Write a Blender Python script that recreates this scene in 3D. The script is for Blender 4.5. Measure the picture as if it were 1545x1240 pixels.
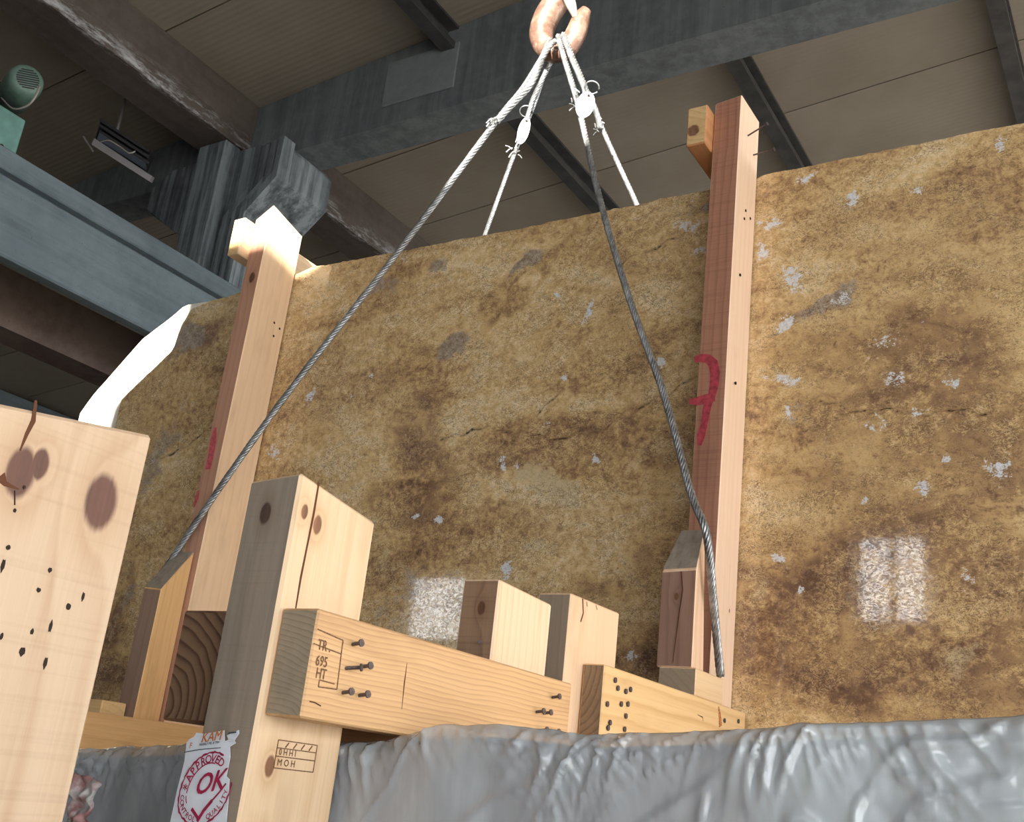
import bpy, bmesh, math, random
import numpy as np
from mathutils import Vector, Matrix, noise as mnoise
random.seed(7); np.random.seed(7)
scene = bpy.context.scene
COL = scene.collection
for o in list(bpy.data.objects): bpy.data.objects.remove(o)

# ------------------------------------------------------------------ camera
# world: camera at the origin, X along the stone slab to the right, Y into the slab, Z up (metres)
W_PX, H_PX, F_PX = 1545.0, 1240.0, 1629.64
YAW, PITCH, ROLL = -0.57764361, 0.33867333, 0.11420579
fw = Vector((math.sin(YAW)*math.cos(PITCH), math.cos(YAW)*math.cos(PITCH), math.sin(PITCH)))
rt0 = Vector((math.cos(YAW), -math.sin(YAW), 0)); up0 = rt0.cross(fw)
rt = rt0*math.cos(ROLL) + up0*math.sin(ROLL)
up = -rt0*math.sin(ROLL) + up0*math.cos(ROLL)
cam_d = bpy.data.cameras.new('camera'); cam = bpy.data.objects.new('camera', cam_d); COL.objects.link(cam)
cam.matrix_world = Matrix((rt, up, -fw)).transposed().to_4x4()
cam_d.sensor_fit = 'HORIZONTAL'; cam_d.sensor_width = 36.0; cam_d.lens = F_PX/W_PX*36.0
cam_d.clip_start = 0.01; cam_d.clip_end = 300
scene.camera = cam

# ------------------------------------------------------------------ sky, sun, exposure
world = bpy.data.worlds.new('sky'); scene.world = world; world.use_nodes = True
bg = world.node_tree.nodes['Background']
bg.inputs['Color'].default_value = (0.93, 0.96, 1.0, 1); bg.inputs['Strength'].default_value = 6.0
SUN = Vector((-0.30, 1.0, -0.20))
sun_d = bpy.data.lights.new('sun', 'SUN'); sun_d.energy = 26; sun_d.angle = math.radians(0.35); sun_d.color = (1.0, 0.93, 0.82)
sun = bpy.data.objects.new('sun', sun_d); COL.objects.link(sun)
sun.rotation_mode = 'QUATERNION'; sun.rotation_quaternion = SUN.to_track_quat('-Z', 'Y'); sun.location = (4, -14, 8)
vs = scene.view_settings
vs.view_transform = 'Standard'; vs.look = 'None'; vs.exposure = 0.2; vs.gamma = 1.0; vs.use_curve_mapping = False

def at(px, py, Y):
    """point on the world plane Y seen at a pixel of the 1545x1240 frame"""
    d = rt*((px-W_PX/2)/F_PX) - up*((py-H_PX/2)/F_PX) + fw
    return d*(Y/d.y)

# ------------------------------------------------------------------ helpers
def link(o, parent=None):
    COL.objects.link(o)
    if parent is not None:
        o.parent = parent
    return o
def tag(o, label=None, cat=None, group=None, kind=None):
    if label: o['label'] = label
    if cat: o['category'] = cat
    if group: o['group'] = group
    if kind: o['kind'] = kind
    return o
def from_bm(name, bm, mats, loc=(0, 0, 0), parent=None, smooth=False):
    """bm is in world coordinates; the object's origin is put at loc"""
    loc = Vector(loc)
    bmesh.ops.translate(bm, verts=bm.verts, vec=-loc)
    bmesh.ops.recalc_face_normals(bm, faces=bm.faces)
    me = bpy.data.meshes.new(name); bm.to_mesh(me); bm.free()
    for m in (mats if isinstance(mats, (list, tuple)) else [mats]): me.materials.append(m)
    if smooth:
        for p in me.polygons: p.use_smooth = True
    o = bpy.data.objects.new(name, me); link(o, parent)
    o.location = loc - (Vector(parent['_o']) if parent is not None and '_o' in parent else Vector())
    o['_o'] = tuple(loc)
    return o
def empty(name, loc):
    o = bpy.data.objects.new(name, None); o.empty_display_size = .05; COL.objects.link(o); o.location = loc; o['_o'] = tuple(loc)
    return o
def hexa(bm, c):
    """c: 8 corners, bottom (4, ccw from above: -x-y, +x-y, +x+y, -x+y) then top"""
    v = [bm.verts.new(p) for p in c]
    F = []
    for q in ((3, 2, 1, 0), (4, 5, 6, 7), (0, 1, 5, 4), (1, 2, 6, 5), (2, 3, 7, 6), (3, 0, 4, 7)):
        F.append(bm.faces.new([v[i] for i in q]))
    return F
def box_c(x0, x1, y0, y1, z0, z1, lean=(0, 0)):
    a, b = lean
    return [(x0, y0, z0), (x1, y0, z0), (x1, y1, z0), (x0, y1, z0), (x0+a, y0+b, z1), (x1+a, y0+b, z1), (x1+a, y1+b, z1), (x0+a, y1+b, z1)]
def add_box(bm, *a): return hexa(bm, box_c(*a))
def bevel_bm(bm, w, seg=1):
    bmesh.ops.bevel(bm, geom=list(bm.edges), offset=w, segments=seg, profile=.5, affect='EDGES', clamp_overlap=True)
def frames(pts):
    pts = [Vector(p) for p in pts]; T = []
    for i in range(len(pts)):
        a = pts[max(i-1, 0)]; b = pts[min(i+1, len(pts)-1)]; T.append((b-a).normalized())
    n = T[0].orthogonal().normalized(); out = []
    for i, t in enumerate(T):
        n = (n - t*n.dot(t))
        n = n.normalized() if n.length > 1e-6 else t.orthogonal().normalized()
        out.append((pts[i], t, n, t.cross(n)))
    return out
def add_tube(bm, pts, r, k=8, cap=True, rad=None, sx=1.0):
    fr = frames(pts); rings = []
    for i, (p, t, n, b) in enumerate(fr):
        rr = rad[i] if rad else r
        rings.append([bm.verts.new(p + (n*math.cos(2*math.pi*j/k)*sx + b*math.sin(2*math.pi*j/k))*rr) for j in range(k)])
    for i in range(len(rings)-1):
        for j in range(k):
            bm.faces.new((rings[i][j], rings[i][(j+1) % k], rings[i+1][(j+1) % k], rings[i+1][j]))
    if cap:
        bm.faces.new(rings[0][::-1]); bm.faces.new(rings[-1])
def smooth_path(pts, step):
    """Catmull-Rom resampled to roughly equal steps"""
    P = [Vector(p) for p in pts]; P = [P[0]*2-P[1]] + P + [P[-1]*2-P[-2]]; out = []
    for i in range(1, len(P)-2):
        a, b, c, d = P[i-1:i+3]; n = max(1, int((c-b).length/step))
        for j in range(n):
            t = j/n
            out.append(.5*((2*b) + (c-a)*t + (2*a-5*b+4*c-d)*t*t + (3*b-a-3*c+d)*t**3))
    out.append(P[-2]); return out
def add_rope(bm, pts, R, pitch=.07, strands=6, step=.008, ks=5):
    fr = frames(smooth_path(pts, step)); s = 0; S = []
    for i in range(len(fr)):
        if i: s += (fr[i][0]-fr[i-1][0]).length
        S.append(s)
    rs = R*.40; rc = R*.62
    for q in range(strands):
        path = []
        for (p, t, n, b), l in zip(fr, S):
            a = 2*math.pi*(q/strands + l/pitch)
            path.append(p + (n*math.cos(a)+b*math.sin(a))*rc)
        add_tube(bm, path, rs, ks)
    add_tube(bm, [f[0] for f in fr[::2]]+[fr[-1][0]], R*.45, 5)

# ------------------------------------------------------------------ node material kit
class NM:
    def __init__(s, name):
        s.m = bpy.data.materials.new(name); s.m.use_nodes = True; s.t = s.m.node_tree; s.N = s.t.nodes; s.L = s.t.links
        s.b = s.N['Principled BSDF']
    def new(s, ty, **kw):
        n = s.N.new(ty)
        for k, v in kw.items(): setattr(n, k, v)
        return n
    def put(s, sock, v):
        if hasattr(v, 'is_output') or isinstance(v, bpy.types.NodeSocket): s.L.new(v, sock)
        elif v is not None:
            if isinstance(v, (tuple, list)) and len(v) == 3 and sock.type == 'RGBA': v = (*v, 1)
            sock.default_value = v
    def coord(s): return s.new('ShaderNodeTexCoord').outputs['Object']
    def mapping(s, v, loc=(0, 0, 0), rot=(0, 0, 0), scale=(1, 1, 1)):
        n = s.new('ShaderNodeMapping'); s.put(n.inputs['Vector'], v)
        n.inputs['Location'].default_value = loc; n.inputs['Rotation'].default_value = rot; n.inputs['Scale'].default_value = scale
        return n.outputs[0]
    def noise(s, v, scale, detail=4, rough=.55, dist=0, out='Fac'):
        n = s.new('ShaderNodeTexNoise'); s.put(n.inputs['Vector'], v); n.inputs['Scale'].default_value = scale
        n.inputs['Detail'].default_value = detail; n.inputs['Roughness'].default_value = rough; n.inputs['Distortion'].default_value = dist
        return n.outputs[out]
    def math(s, op, a, b=None, c=None, clamp=False):
        n = s.new('ShaderNodeMath', operation=op, use_clamp=clamp); s.put(n.inputs[0], a)
        if b is not None: s.put(n.inputs[1], b)
        if c is not None: s.put(n.inputs[2], c)
        return n.outputs[0]
    def vmath(s, op, a, b=None):
        n = s.new('ShaderNodeVectorMath', operation=op); s.put(n.inputs[0], a)
        if b is not None: s.put(n.inputs[1], b)
        return n.outputs['Value'] if op in ('LENGTH', 'DISTANCE', 'DOT_PRODUCT') else n.outputs['Vector']
    def ramp(s, f, stops, interp='LINEAR'):
        n = s.new('ShaderNodeValToRGB'); s.put(n.inputs[0], f); e = n.color_ramp.elements; n.color_ramp.interpolation = interp
        while len(e) > 1: e.remove(e[-1])
        for i, (p, c) in enumerate(stops):
            x = e[0] if i == 0 else e.new(p)
            x.position = p
            x.color = (*c, 1) if isinstance(c, (tuple, list)) else (c, c, c, 1)
        return n.outputs[0]
    def step(s, v, lo, hi, a=0., b=1.):
        n = s.new('ShaderNodeMapRange', interpolation_type='SMOOTHSTEP'); s.put(n.inputs[0], v)
        n.inputs[1].default_value = lo; n.inputs[2].default_value = hi; n.inputs[3].default_value = a; n.inputs[4].default_value = b
        return n.outputs[0]
    def mix(s, f, a, b, mode='MIX'):
        n = s.new('ShaderNodeMix', data_type='RGBA', blend_type=mode); s.put(n.inputs[0], f); s.put(n.inputs[6], a); s.put(n.inputs[7], b)
        return n.outputs[2]
    def attr(s, name): return s.new('ShaderNodeAttribute', attribute_name=name).outputs['Fac']
    def sep(s, v):
        n = s.new('ShaderNodeSeparateXYZ'); s.put(n.inputs[0], v); return n.outputs
    def comb(s, x, y, z):
        n = s.new('ShaderNodeCombineXYZ')
        for i, q in enumerate((x, y, z)): s.put(n.inputs[i], q)
        return n.outputs[0]
    def bump(s, h, strength=.3, dist=.002):
        n = s.new('ShaderNodeBump'); n.inputs['Strength'].default_value = strength; n.inputs['Distance'].default_value = dist
        s.put(n.inputs['Height'], h); s.put(s.b.inputs['Normal'], n.outputs[0]); return n.outputs[0]
    def out(s, col=None, rough=None, metal=None, spec=None):
        if col is not None: s.put(s.b.inputs['Base Color'], col)
        if rough is not None: s.put(s.b.inputs['Roughness'], rough)
        if metal is not None: s.put(s.b.inputs['Metallic'], metal)
        if spec is not None: s.put(s.b.inputs['Specular IOR Level'], spec)
        return s.m

def wood(name, light, dark, axis='Z', seed=0, pith=(.06, .09), rings=55, ringamt=.6, grey=0., knots=(), kcol=(.10, .045, .02), rough=.62, fibre=.7, stain=.3, saw=.0):
    """solid wood: growth rings round a pith line along the grain, fibres, optional knots (points in object space)"""
    s = NM(name); co = s.coord()
    x, y, z = s.sep(co)
    if axis == 'Z': a, b, g = x, y, z
    elif axis == 'Y': a, b, g = x, z, y
    else: a, b, g = y, z, x
    rs = random.Random(seed)
    off = (rs.uniform(-9, 9), rs.uniform(-9, 9), rs.uniform(-9, 9))
    v = s.comb(a, b, g)
    wv = s.noise(s.mapping(v, off, (0, 0, 0), (4, 4, 1.3)), 1.6, 3, .5, out='Color')
    wv = s.vmath('SUBTRACT', wv, (.5, .5, .5))
    n = s.new('ShaderNodeVectorMath', operation='SCALE'); s.put(n.inputs[0], wv); n.inputs[3].default_value = .045; wv = n.outputs[0]
    kd = None
    for k in knots:
        kp, kr = k[:3], k[3]
        d = s.vmath('SUBTRACT', co, kp); d = s.vmath('MULTIPLY', d, (1, 1, .62) if axis == 'Z' else ((1, .62, 1) if axis == 'Y' else (.62, 1, 1)))
        d = s.math('DIVIDE', s.vmath('LENGTH', d), kr)
        kd = d if kd is None else s.math('MINIMUM', kd, d)
    pv = s.vmath('ADD', s.comb(s.math('ADD', a, pith[0]), s.math('ADD', b, pith[1]), 0.), wv)
    sx, sy, _ = s.sep(pv)
    r = s.math('SQRT', s.math('ADD', s.math('MULTIPLY', sx, sx), s.math('MULTIPLY', sy, sy)))
    if kd is not None:
        r = s.math('ADD', r, s.math('MULTIPLY', s.math('POWER', 2.718, s.math('MULTIPLY', kd, -.75)), .05))
    ph = s.math('FRACT', s.math('MULTIPLY', r, rings))
    ringv = s.ramp(ph, [(0, .05), (.55, .35), (.86, 1.), (1, .05)])
    fib = s.noise(s.mapping(v, off, (0, 0, 0), (260, 260, 5)), 1, 3, .6)
    fib2 = s.noise(s.mapping(v, off, (0, 0, 0), (60, 60, 2)), 1, 4, .6)
    big = s.noise(s.mapping(v, off, (0, 0, 0), (9, 9, 3)), 1, 4, .6)
    t = s.math('ADD', s.math('MULTIPLY', ringv, ringamt), s.math('MULTIPLY', s.math('SUBTRACT', fib, .5), fibre))
    t = s.math('ADD', t, s.math('MULTIPLY', s.math('SUBTRACT', fib2, .5), fibre*1.2), clamp=True)
    col = s.mix(t, light, dark)
    sh = tuple(c*.62 for c in dark)
    col = s.mix(s.step(big, .52, .75, 0, stain), col, sh)
    if saw:
        sw = s.noise(s.mapping(v, off, (0, 0, 0), (3, 3, 210)), 1, 2, .5)
        col = s.mix(s.step(sw, .5, .7, 0, saw), col, sh)
    if grey:
        gcol = s.ramp(fib2, [(.3, (.175, .145, .115)), (.7, (.36, .30, .245))])
        col = s.mix(s.math('MULTIPLY', s.step(big, .2, .6, .55, 1.), grey, clamp=True), col, gcol)
    if kd is not None:
        edge = s.math('ADD', kd, s.math('MULTIPLY', s.math('SUBTRACT', fib2, .5), .5))
        col = s.mix(s.step(edge, .9, 3.2, .45, 0), col, tuple(c*1.1 for c in dark))
        kc_ = s.ramp(fib2, [(.35, tuple(c*.7 for c in kcol)), (.65, tuple(c*1.6 for c in kcol))])
        col = s.mix(s.step(edge, .8, 1.15, .93, 0), col, kc_)
    h = s.math('ADD', s.math('MULTIPLY', fib, .6), s.math('MULTIPLY', ringv, .4))
    s.bump(h, .35, .0012)
    return s.out(col, rough, 0, .35)

PINE_L, PINE_D = (.77, .52, .29), (.47, .245, .095)
PALE_L, PALE_D = (.72, .535, .345), (.50, .305, .155)
ORNG_L, ORNG_D = (.74, .45, .20), (.50, .25, .085)
SHADE_L, SHADE_D = (.40, .195, .125), (.22, .095, .06)

def flat(name, col, rough=.6, metal=0., nscale=0, amt=.25, spec=.5, bump=0.):
    s = NM(name)
    if nscale:
        f = s.noise(s.coord(), nscale, 5, .6)
        c = s.mix(s.step(f, .3, .7), tuple(x*(1-amt) for x in col), tuple(min(1, x*(1+amt)) for x in col))
        if bump: s.bump(f, bump, .003)
        return s.out(c, rough, metal, spec)
    return s.out(col, rough, metal, spec)

M = {}
M['steel'] = flat('wire_steel', (.36, .37, .38), .38, .75, 40, .35)
M['nail'] = flat('nail_steel', (.105, .085, .085), .55, .5, 300, .4)
M['dark_hole'] = flat('dark_hole', (.02, .012, .008), .9)
M['crack'] = flat('wood_crack', (.10, .035, .012), .9)
M['stampink'] = flat('burnt_stamp', (.17, .085, .04), .8, 0, 300, .4)
M['redpaint'] = flat('red_spray_paint', (.34, .04, .055), .5, 0, 60, .35)
M['paper'] = flat('label_paper', (.74, .79, .86), .42, 0, 30, .06, bump=.2)
M['redink'] = flat('stamp_red_ink', (.36, .015, .065), .5, 0, 120, .35)
M['orangeink'] = flat('orange_ink', (.52, .17, .045), .5)
M['darkink'] = flat('dark_blue_ink', (.04, .07, .10), .5)
M['tag'] = flat('white_tag', (.86, .88, .90), .35)
M['motor_green'] = flat('motor_green', (.13, .22, .19), .45, 0, 20, .15)
M['box_green'] = flat('box_green', (.15, .31, .28), .5, 0, 14, .15)
M['lamp_black'] = flat('lamp_black', (.022, .022, .026), .5)
M['lamp_grey'] = flat('lamp_grey', (.30, .29, .31), .4, .3)
M['lamp_glass'] = flat('lamp_glass', (.05, .06, .08), .15)
M['cable_grey'] = flat('cable_grey', (.40, .36, .34), .5)
M['purlin'] = flat('purlin_steel', (.07, .07, .075), .45, .35, 8, .25)
M['hook_red'] = flat('hook_block_red', (.30, .06, .04), .5, 0, 30, .3)

def hook_mat():
    s = NM('forged_hook'); co = s.coord()
    f = s.noise(co, 18, 6, .65); g = s.noise(co, 90, 4, .6)
    c = s.ramp(f, [(.30, (.09, .05, .04)), (.5, (.20, .115, .085)), (.68, (.36, .26, .20))])
    c = s.mix(s.step(g, .6, .75, 0, .5), c, (.5, .42, .36))
    s.bump(g, .3, .002); return s.out(c, .42, .35)
M['hook'] = hook_mat()

def concrete(name, c0, c1, streak=0., white=0., wz=(0, 0), rough=.8, axis='Z', form=0.):
    s = NM(name); co = s.coord()
    f = s.noise(co, 1.7, 8, .62); g = s.noise(co, 14, 6, .6); h = s.noise(co, 70, 3, .5)
    t = s.math('ADD', s.math('MULTIPLY', f, .65), s.math('MULTIPLY', g, .35))
    c = s.mix(s.step(t, .35, .65), c0, c1)
    if streak:
        st = s.noise(s.mapping(co, (3, 1, 2), (0, 0, 0), (9, 9, .5) if axis == 'Z' else (9, .5, 9)), 1, 5, .7)
        c = s.mix(s.step(st, .44, .62, 0, streak), c, tuple(min(1, x*1.9) for x in c1))
        c = s.mix(s.step(st, .47, .32, 0, streak), c, tuple(x*.45 for x in c0))
    if white:
        x, _, z = s.sep(co)
        wn = s.noise(s.mapping(co, (0, 0, 0), (0, 0, 0), (6, 2.2, 9)), 1.4, 9, .75)
        m = s.math('MULTIPLY', s.math('MULTIPLY', s.step(z, wz[0], wz[1], 1, 0), s.step(x, -.06, -.01)), s.step(wn, .46, .64, 0, white), clamp=True)
        c = s.mix(m, c, (.52, .55, .60))
    c = s.mix(s.step(h, .66, .74, 0, .5), c, tuple(x*.4 for x in c0))
    s.bump(s.math('ADD', g, s.math('MULTIPLY', h, .5)), .25, .01)
    return s.out(c, rough, 0, .3)
M['beam'] = concrete('grey_concrete', (.095, .112, .128), (.145, .165, .18), .22)
M['side_beam'] = concrete('stained_concrete', (.075, .062, .056), (.105, .09, .083), .1, .8, (.02, .2), axis='Y')
M['girder'] = concrete('crane_girder_concrete', (.102, .135, .155), (.142, .18, .203), .18, axis='Y')
M['column'] = concrete('streaked_column_concrete', (.085, .102, .118), (.145, .17, .19), .75)
M['floor'] = concrete('floor_concrete', (.28, .255, .22), (.40, .37, .32))
M['wall'] = concrete('wall_render', (.13, .13, .13), (.20, .20, .20))

def panel_mat():
    s = NM('roof_panel_sheet'); co = s.coord(); _, y, _ = s.sep(co)
    w = s.math('SINE', s.math('MULTIPLY', y, 2*math.pi/.05))
    f = s.noise(co, 1.1, 5, .6)
    c = s.mix(s.step(f, .3, .7), (.225, .197, .165), (.27, .243, .21))
    s.bump(w, .22, .004)
    return s.out(c, .55, 0, .35)
M['panel'] = panel_mat()

# ------------------------------------------------------------------ the hall
FLOOR = -1.7
bm = bmesh.new(); add_box(bm, -60, 60, -60, 60, FLOOR-.3, FLOOR)
tag(from_bm('floor', bm, M['floor'], (0, 0, FLOOR)), 'concrete floor of the hall', None, None, 'structure')
PT = math.tan(math.radians(5.3)); ZR = 5.5
def roof_z(x): return ZR + PT*x
def roof_slab(bm, x0, x1, y0, y1, d0, d1):
    hexa(bm, [(x0, y0, roof_z(x0)+d0), (x1, y0, roof_z(x1)+d0), (x1, y1, roof_z(x1)+d0), (x0, y1, roof_z(x0)+d0),
              (x0, y0, roof_z(x0)+d1), (x1, y0, roof_z(x1)+d1), (x1, y1, roof_z(x1)+d1), (x0, y1, roof_z(x0)+d1)])
XL, XR, YF, YB = -18.0, 9.0, -8.0, 18.0
bm = bmesh.new(); roof_slab(bm, XL, XR, YF-.4, YB, .055, .14)
ceil_o = tag(from_bm('ceiling', bm, flat('roof_backing', (.05, .045, .04), .8), (0, 0, ZR)), 'pitched roof above the hall', None, None, 'structure')
pw = 1.02
bm = bmesh.new(); roof_slab(bm, XL, XR, 4.0+.006, 4.0+pw-.006, 0, .055)
p0 = from_bm('roof_panel', bm, M['panel'], (0, 4.0, ZR), ceil_o)
for k in range(-12, 13):
    if k == 0: continue
    c = p0.copy(); link(c, ceil_o); c.location = p0.location + Vector((0, k*pw, 0))
# side and rear walls, unseen entrance wall with windows and openings shaped for light
bm = bmesh.new(); add_box(bm, XL-.2, XL, YF, YB, FLOOR, roof_z(XL)); tag(from_bm('wall_left', bm, M['wall'], (XL, 5, FLOOR)), None, None, None, 'structure')
bm = bmesh.new(); add_box(bm, XL, XR, YB, YB+.2, FLOOR, roof_z(XR)); tag(from_bm('wall_rear', bm, M['wall'], (-4, YB, FLOOR)), None, None, None, 'structure')

def on_wall(x, z, y):           # carry a sun-lit spot back along the sun's rays to the entrance wall
    k = (YF - y)/SUN.y; return (x+SUN.x*k, z+SUN.z*k)
holes = []
holes.append([on_wall(*p) for p in ((-3.05, 1.82, 2.6), (-2.75, 1.82, 2.6), (-2.45, 1.95, 2.6), (-1.40, 2.0, 2.7), (-1.20, 2.35, 2.7), (-1.20, 3.1, 2.7), (-3.05, 3.1, 2.7))])  # opening shaped to put sun on the hook and left post top
holes.append([on_wall(*p) for p in ((-4.6, .6, 2.78), (-3.86, .6, 2.78), (-3.80, 1.38, 2.78), (-3.47, 1.60, 2.78), (-3.49, 2.0, 2.78), (-4.6, 2.0, 2.78))])  # opening shaped to put sun on the pale slab's left strip
def mirror_spot(px, py):        # where the polished slab (plane Y=2.7) shows the entrance wall
    p = at(px, py, 2.7); k = (2.7-YF)/2.7 + 1
    return (p.x*k, p.z*k)
a = mirror_spot(1298, 812); b = mirror_spot(1395, 937); m0, m1 = a[0]+(b[0]-a[0])*.45, a[0]+(b[0]-a[0])*.58
for u0, u1 in ((a[0], m0), (m1, b[0])): holes.append([(u0, b[1]), (u1, b[1]), (u1, a[1]), (u0, a[1])])
a = mirror_spot(626, 872); b = mirror_spot(694, 965)
holes.append([(a[0], b[1]), (b[0], b[1]), (b[0], a[1]), (a[0], a[1])])
holes.append([(3.5, FLOOR+.02), (8.6, FLOOR+.02), (8.6, 3.0), (3.5, 3.0)])  # opening added to bring more light from the front right
bm = bmesh.new(); E = []
for poly in [[(XL, FLOOR), (XR, FLOOR), (XR, roof_z(XR)-.02), (XL, roof_z(XL)-.02)]] + holes:
    vv = [bm.verts.new((x, YF, z)) for x, z in poly]
    for i in range(len(vv)): E.append(bm.edges.new((vv[i], vv[(i+1) % len(vv)])))
bmesh.ops.triangle_fill(bm, edges=E, use_beauty=True)
ex = bmesh.ops.extrude_face_region(bm, geom=list(bm.faces))
bmesh.ops.translate(bm, verts=[v for v in ex['geom'] if isinstance(v, bmesh.types.BMVert)], vec=(0, -.06, 0))
tag(from_bm('wall_front', bm, M['wall'], (-4, YF, FLOOR)), None, None, None, 'structure')

bm = bmesh.new(); add_box(bm, XR, XR+.1, YF, YB, 3.4, roof_z(XR)-.02); tag(from_bm('wall_right_baffle', bm, M['wall'], (XR, 5, 3.4)), None, None, None, 'structure')  # unseen upper wall added to cut the side light
# purlins under the roof
def purlin(x, y0=YF, y1=YB):
    bm = bmesh.new(); z = roof_z(x) - .004
    w, h, lip, t = .11, .20, .05, .02
    prof = [(-w/2, 0), (w/2, 0), (w/2, -t), (-w/2+t, -t), (-w/2+t, -h+t), (w/2-t, -h+t), (w/2-t, -h+lip), (w/2, -h+lip), (w/2, -h), (-w/2, -h)]
    r0 = [bm.verts.new((x+a, y0, z+b)) for a, b in prof]; r1 = [bm.verts.new((x+a, y1, z+b)) for a, b in prof]
    for i in range(len(prof)):
        j = (i+1) % len(prof); bm.faces.new((r0[i], r0[j], r1[j], r1[i]))
    bm.faces.new(r0); bm.faces.new(r1[::-1])
    return from_bm('roof_purlin', bm, M['purlin'], (x, 5, z))
for x, lab in ((-4.13, 'dark steel roof purlin running behind the crane hook and rear sling'),
               (-2.42, 'dark steel roof purlin passing behind the top of the right-hand post'),
               (-.72, 'dark steel roof purlin at the far upper right corner')):
    tag(purlin(x), lab, 'purlin', 'steel roof purlins')

# main cross beam (level soffit, top following the roof)
BZ = 4.5
x1 = XR-.05
def rz(x): return roof_z(x)-.006
x0 = -11.5
bm = bmesh.new()
hexa(bm, [(x0, 4.99, BZ-.12), (x1, 4.99, BZ), (x1, 5.29, BZ), (x0, 5.29, BZ-.12), (x0, 4.99, rz(x0)), (x1, 4.99, rz(x1)), (x1, 5.29, rz(x1)), (x0, 5.29, rz(x0))])
mb = from_bm('concrete_beam', bm, M['beam'], (-3, 5, BZ))
tag(mb, 'big grey concrete roof beam crossing behind the crane hook', 'beam')
a = at(588, 97, 4.985); b = at(684, 135, 4.985)
bm = bmesh.new(); add_box(bm, a.x, b.x, 4.972, 4.989, BZ+.08, a.z); bevel_bm(bm, .004)
from_bm('repair_patch', bm, concrete('patch_concrete', (.17, .20, .22), (.21, .24, .26)), (a.x, 4.98, BZ), mb)['label'] = 'paler rectangular patch on the beam'

bm = bmesh.new(); xa, xb = -6.34, -5.98
hexa(bm, [(xa, YF, BZ), (xb, YF, BZ), (xb, 4.985, BZ), (xa, 4.985, BZ), (xa, YF, rz(xa)), (xb, YF, rz(xb)), (xb, 4.985, rz(xb)), (xa, 4.985, rz(xa))])
tag(from_bm('concrete_beam', bm, M['side_beam'], (xb, 0, BZ)), 'dark concrete beam with white lime stains running to the column head from upper left', 'beam')
bm = bmesh.new()
hexa(bm, [(xa, 5.295, BZ), (xb, 5.295, BZ), (xb, YB, BZ), (xa, YB, BZ), (xa, 5.295, rz(xa)), (xb, 5.295, rz(xb)), (xb, YB, rz(xb)), (xa, YB, rz(xa))])
tag(from_bm('concrete_beam', bm, M['side_beam'], (xb, 9, BZ)), 'dark concrete beam with lime stains beyond the column, going down to the slab top', 'beam')

# column with a flared head
def prism_y(bm, prof, y0, y1):
    r0 = [bm.verts.new((a, y0, b)) for a, b in prof]; r1 = [bm.verts.new((a, y1, b)) for a, b in prof]
    for i in range(len(prof)):
        j = (i+1) % len(prof); bm.faces.new((r0[i], r0[j], r1[j], r1[i]))
    bm.faces.new(r0); bm.faces.new(r1[::-1])
col = empty('column', (-6.05, 5.0, FLOOR))
tag(col, 'streaky grey concrete column with flared head under the roof beams', 'column')
bm = bmesh.new(); add_box(bm, -6.40, -5.76, 4.86, 5.40, FLOOR, 3.80); bevel_bm(bm, .03); from_bm('shaft', bm, M['column'], (-6.05, 5, FLOOR), col)
bm = bmesh.new()
prism_y(bm, [(-6.40, 3.78), (-5.76, 3.78), (-5.42, 4.08), (-5.42, 4.36), (-5.56, 4.495), (-6.75, 4.495), (-6.98, 4.36), (-6.98, 4.16), (-6.62, 3.92)], 4.90, 5.38)
bevel_bm(bm, .015); from_bm('capital', bm, M['column'], (-6.05, 5, 4.1), col)
bm = bmesh.new()
prism_y(bm, [(-6.28, 3.0), (-5.98, 3.0), (-5.98, 4.495), (-6.28, 4.495)], 4.74, 4.90); bevel_bm(bm, .012)
from_bm('rib', bm, M['column'], (-6.1, 4.8, 3.6), col)
for i, (o_, w_) in enumerate(((.0, .09), (.14, .06), (.25, .05))):       # stepped ribs following the flare
    bm = bmesh.new(); e = .70 + o_*0
    x_ = -5.93 + o_*.9
    pr = [(x_, 3.21), (x_+w_, 3.21), (x_+w_, 3.80), (x_+w_+.26, 4.05), (x_+w_+.26, 4.40), (x_+.26, 4.40), (x_+.26, 4.10), (x_, 3.84)]
    prism_y(bm, pr, 4.80-.02*i+.02, 4.90); from_bm('rib', bm, M['column'], (x_, 4.85, 3.7), col)

# crane girder: T section, runs along Y left of the slab
gd = empty('crane_girder', (-5.7, 4, 2.6)); tag(gd, 'blue-grey concrete crane girder at left, below the column head', 'girder')
GY0, GY1 = -6.0, 4.845
bm = bmesh.new(); add_box(bm, -5.755, -5.60, GY0, 17, 3.07, 3.20); bevel_bm(bm, .008); from_bm('flange', bm, M['girder'], (-5.7, 4, 3.1), gd)
bm = bmesh.new(); add_box(bm, -5.755, -5.655, GY0, 17, 2.60, 3.07); bevel_bm(bm, .012); from_bm('web', bm, M['girder'], (-5.7, 4, 2.8), gd)
bm = bmesh.new(); add_box(bm, -6.85, -6.55, GY0, 17, 2.55, 2.95)
tag(from_bm('concrete_beam', bm, concrete('brown_concrete', (.10, .07, .06), (.15, .11, .095)), (-6.7, 4, 2.55)), 'dark brown beam under and behind the crane girder, far left', 'beam')
bm = bmesh.new(); add_box(bm, -13.6, -13.0, -6, 17.5, 4.0, 4.25)
tag(from_bm('concrete_beam', bm, M['girder'], (-13, 5, 4.0)), 'distant blue-grey beam at far left just above the foreground plank', 'beam')

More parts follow.
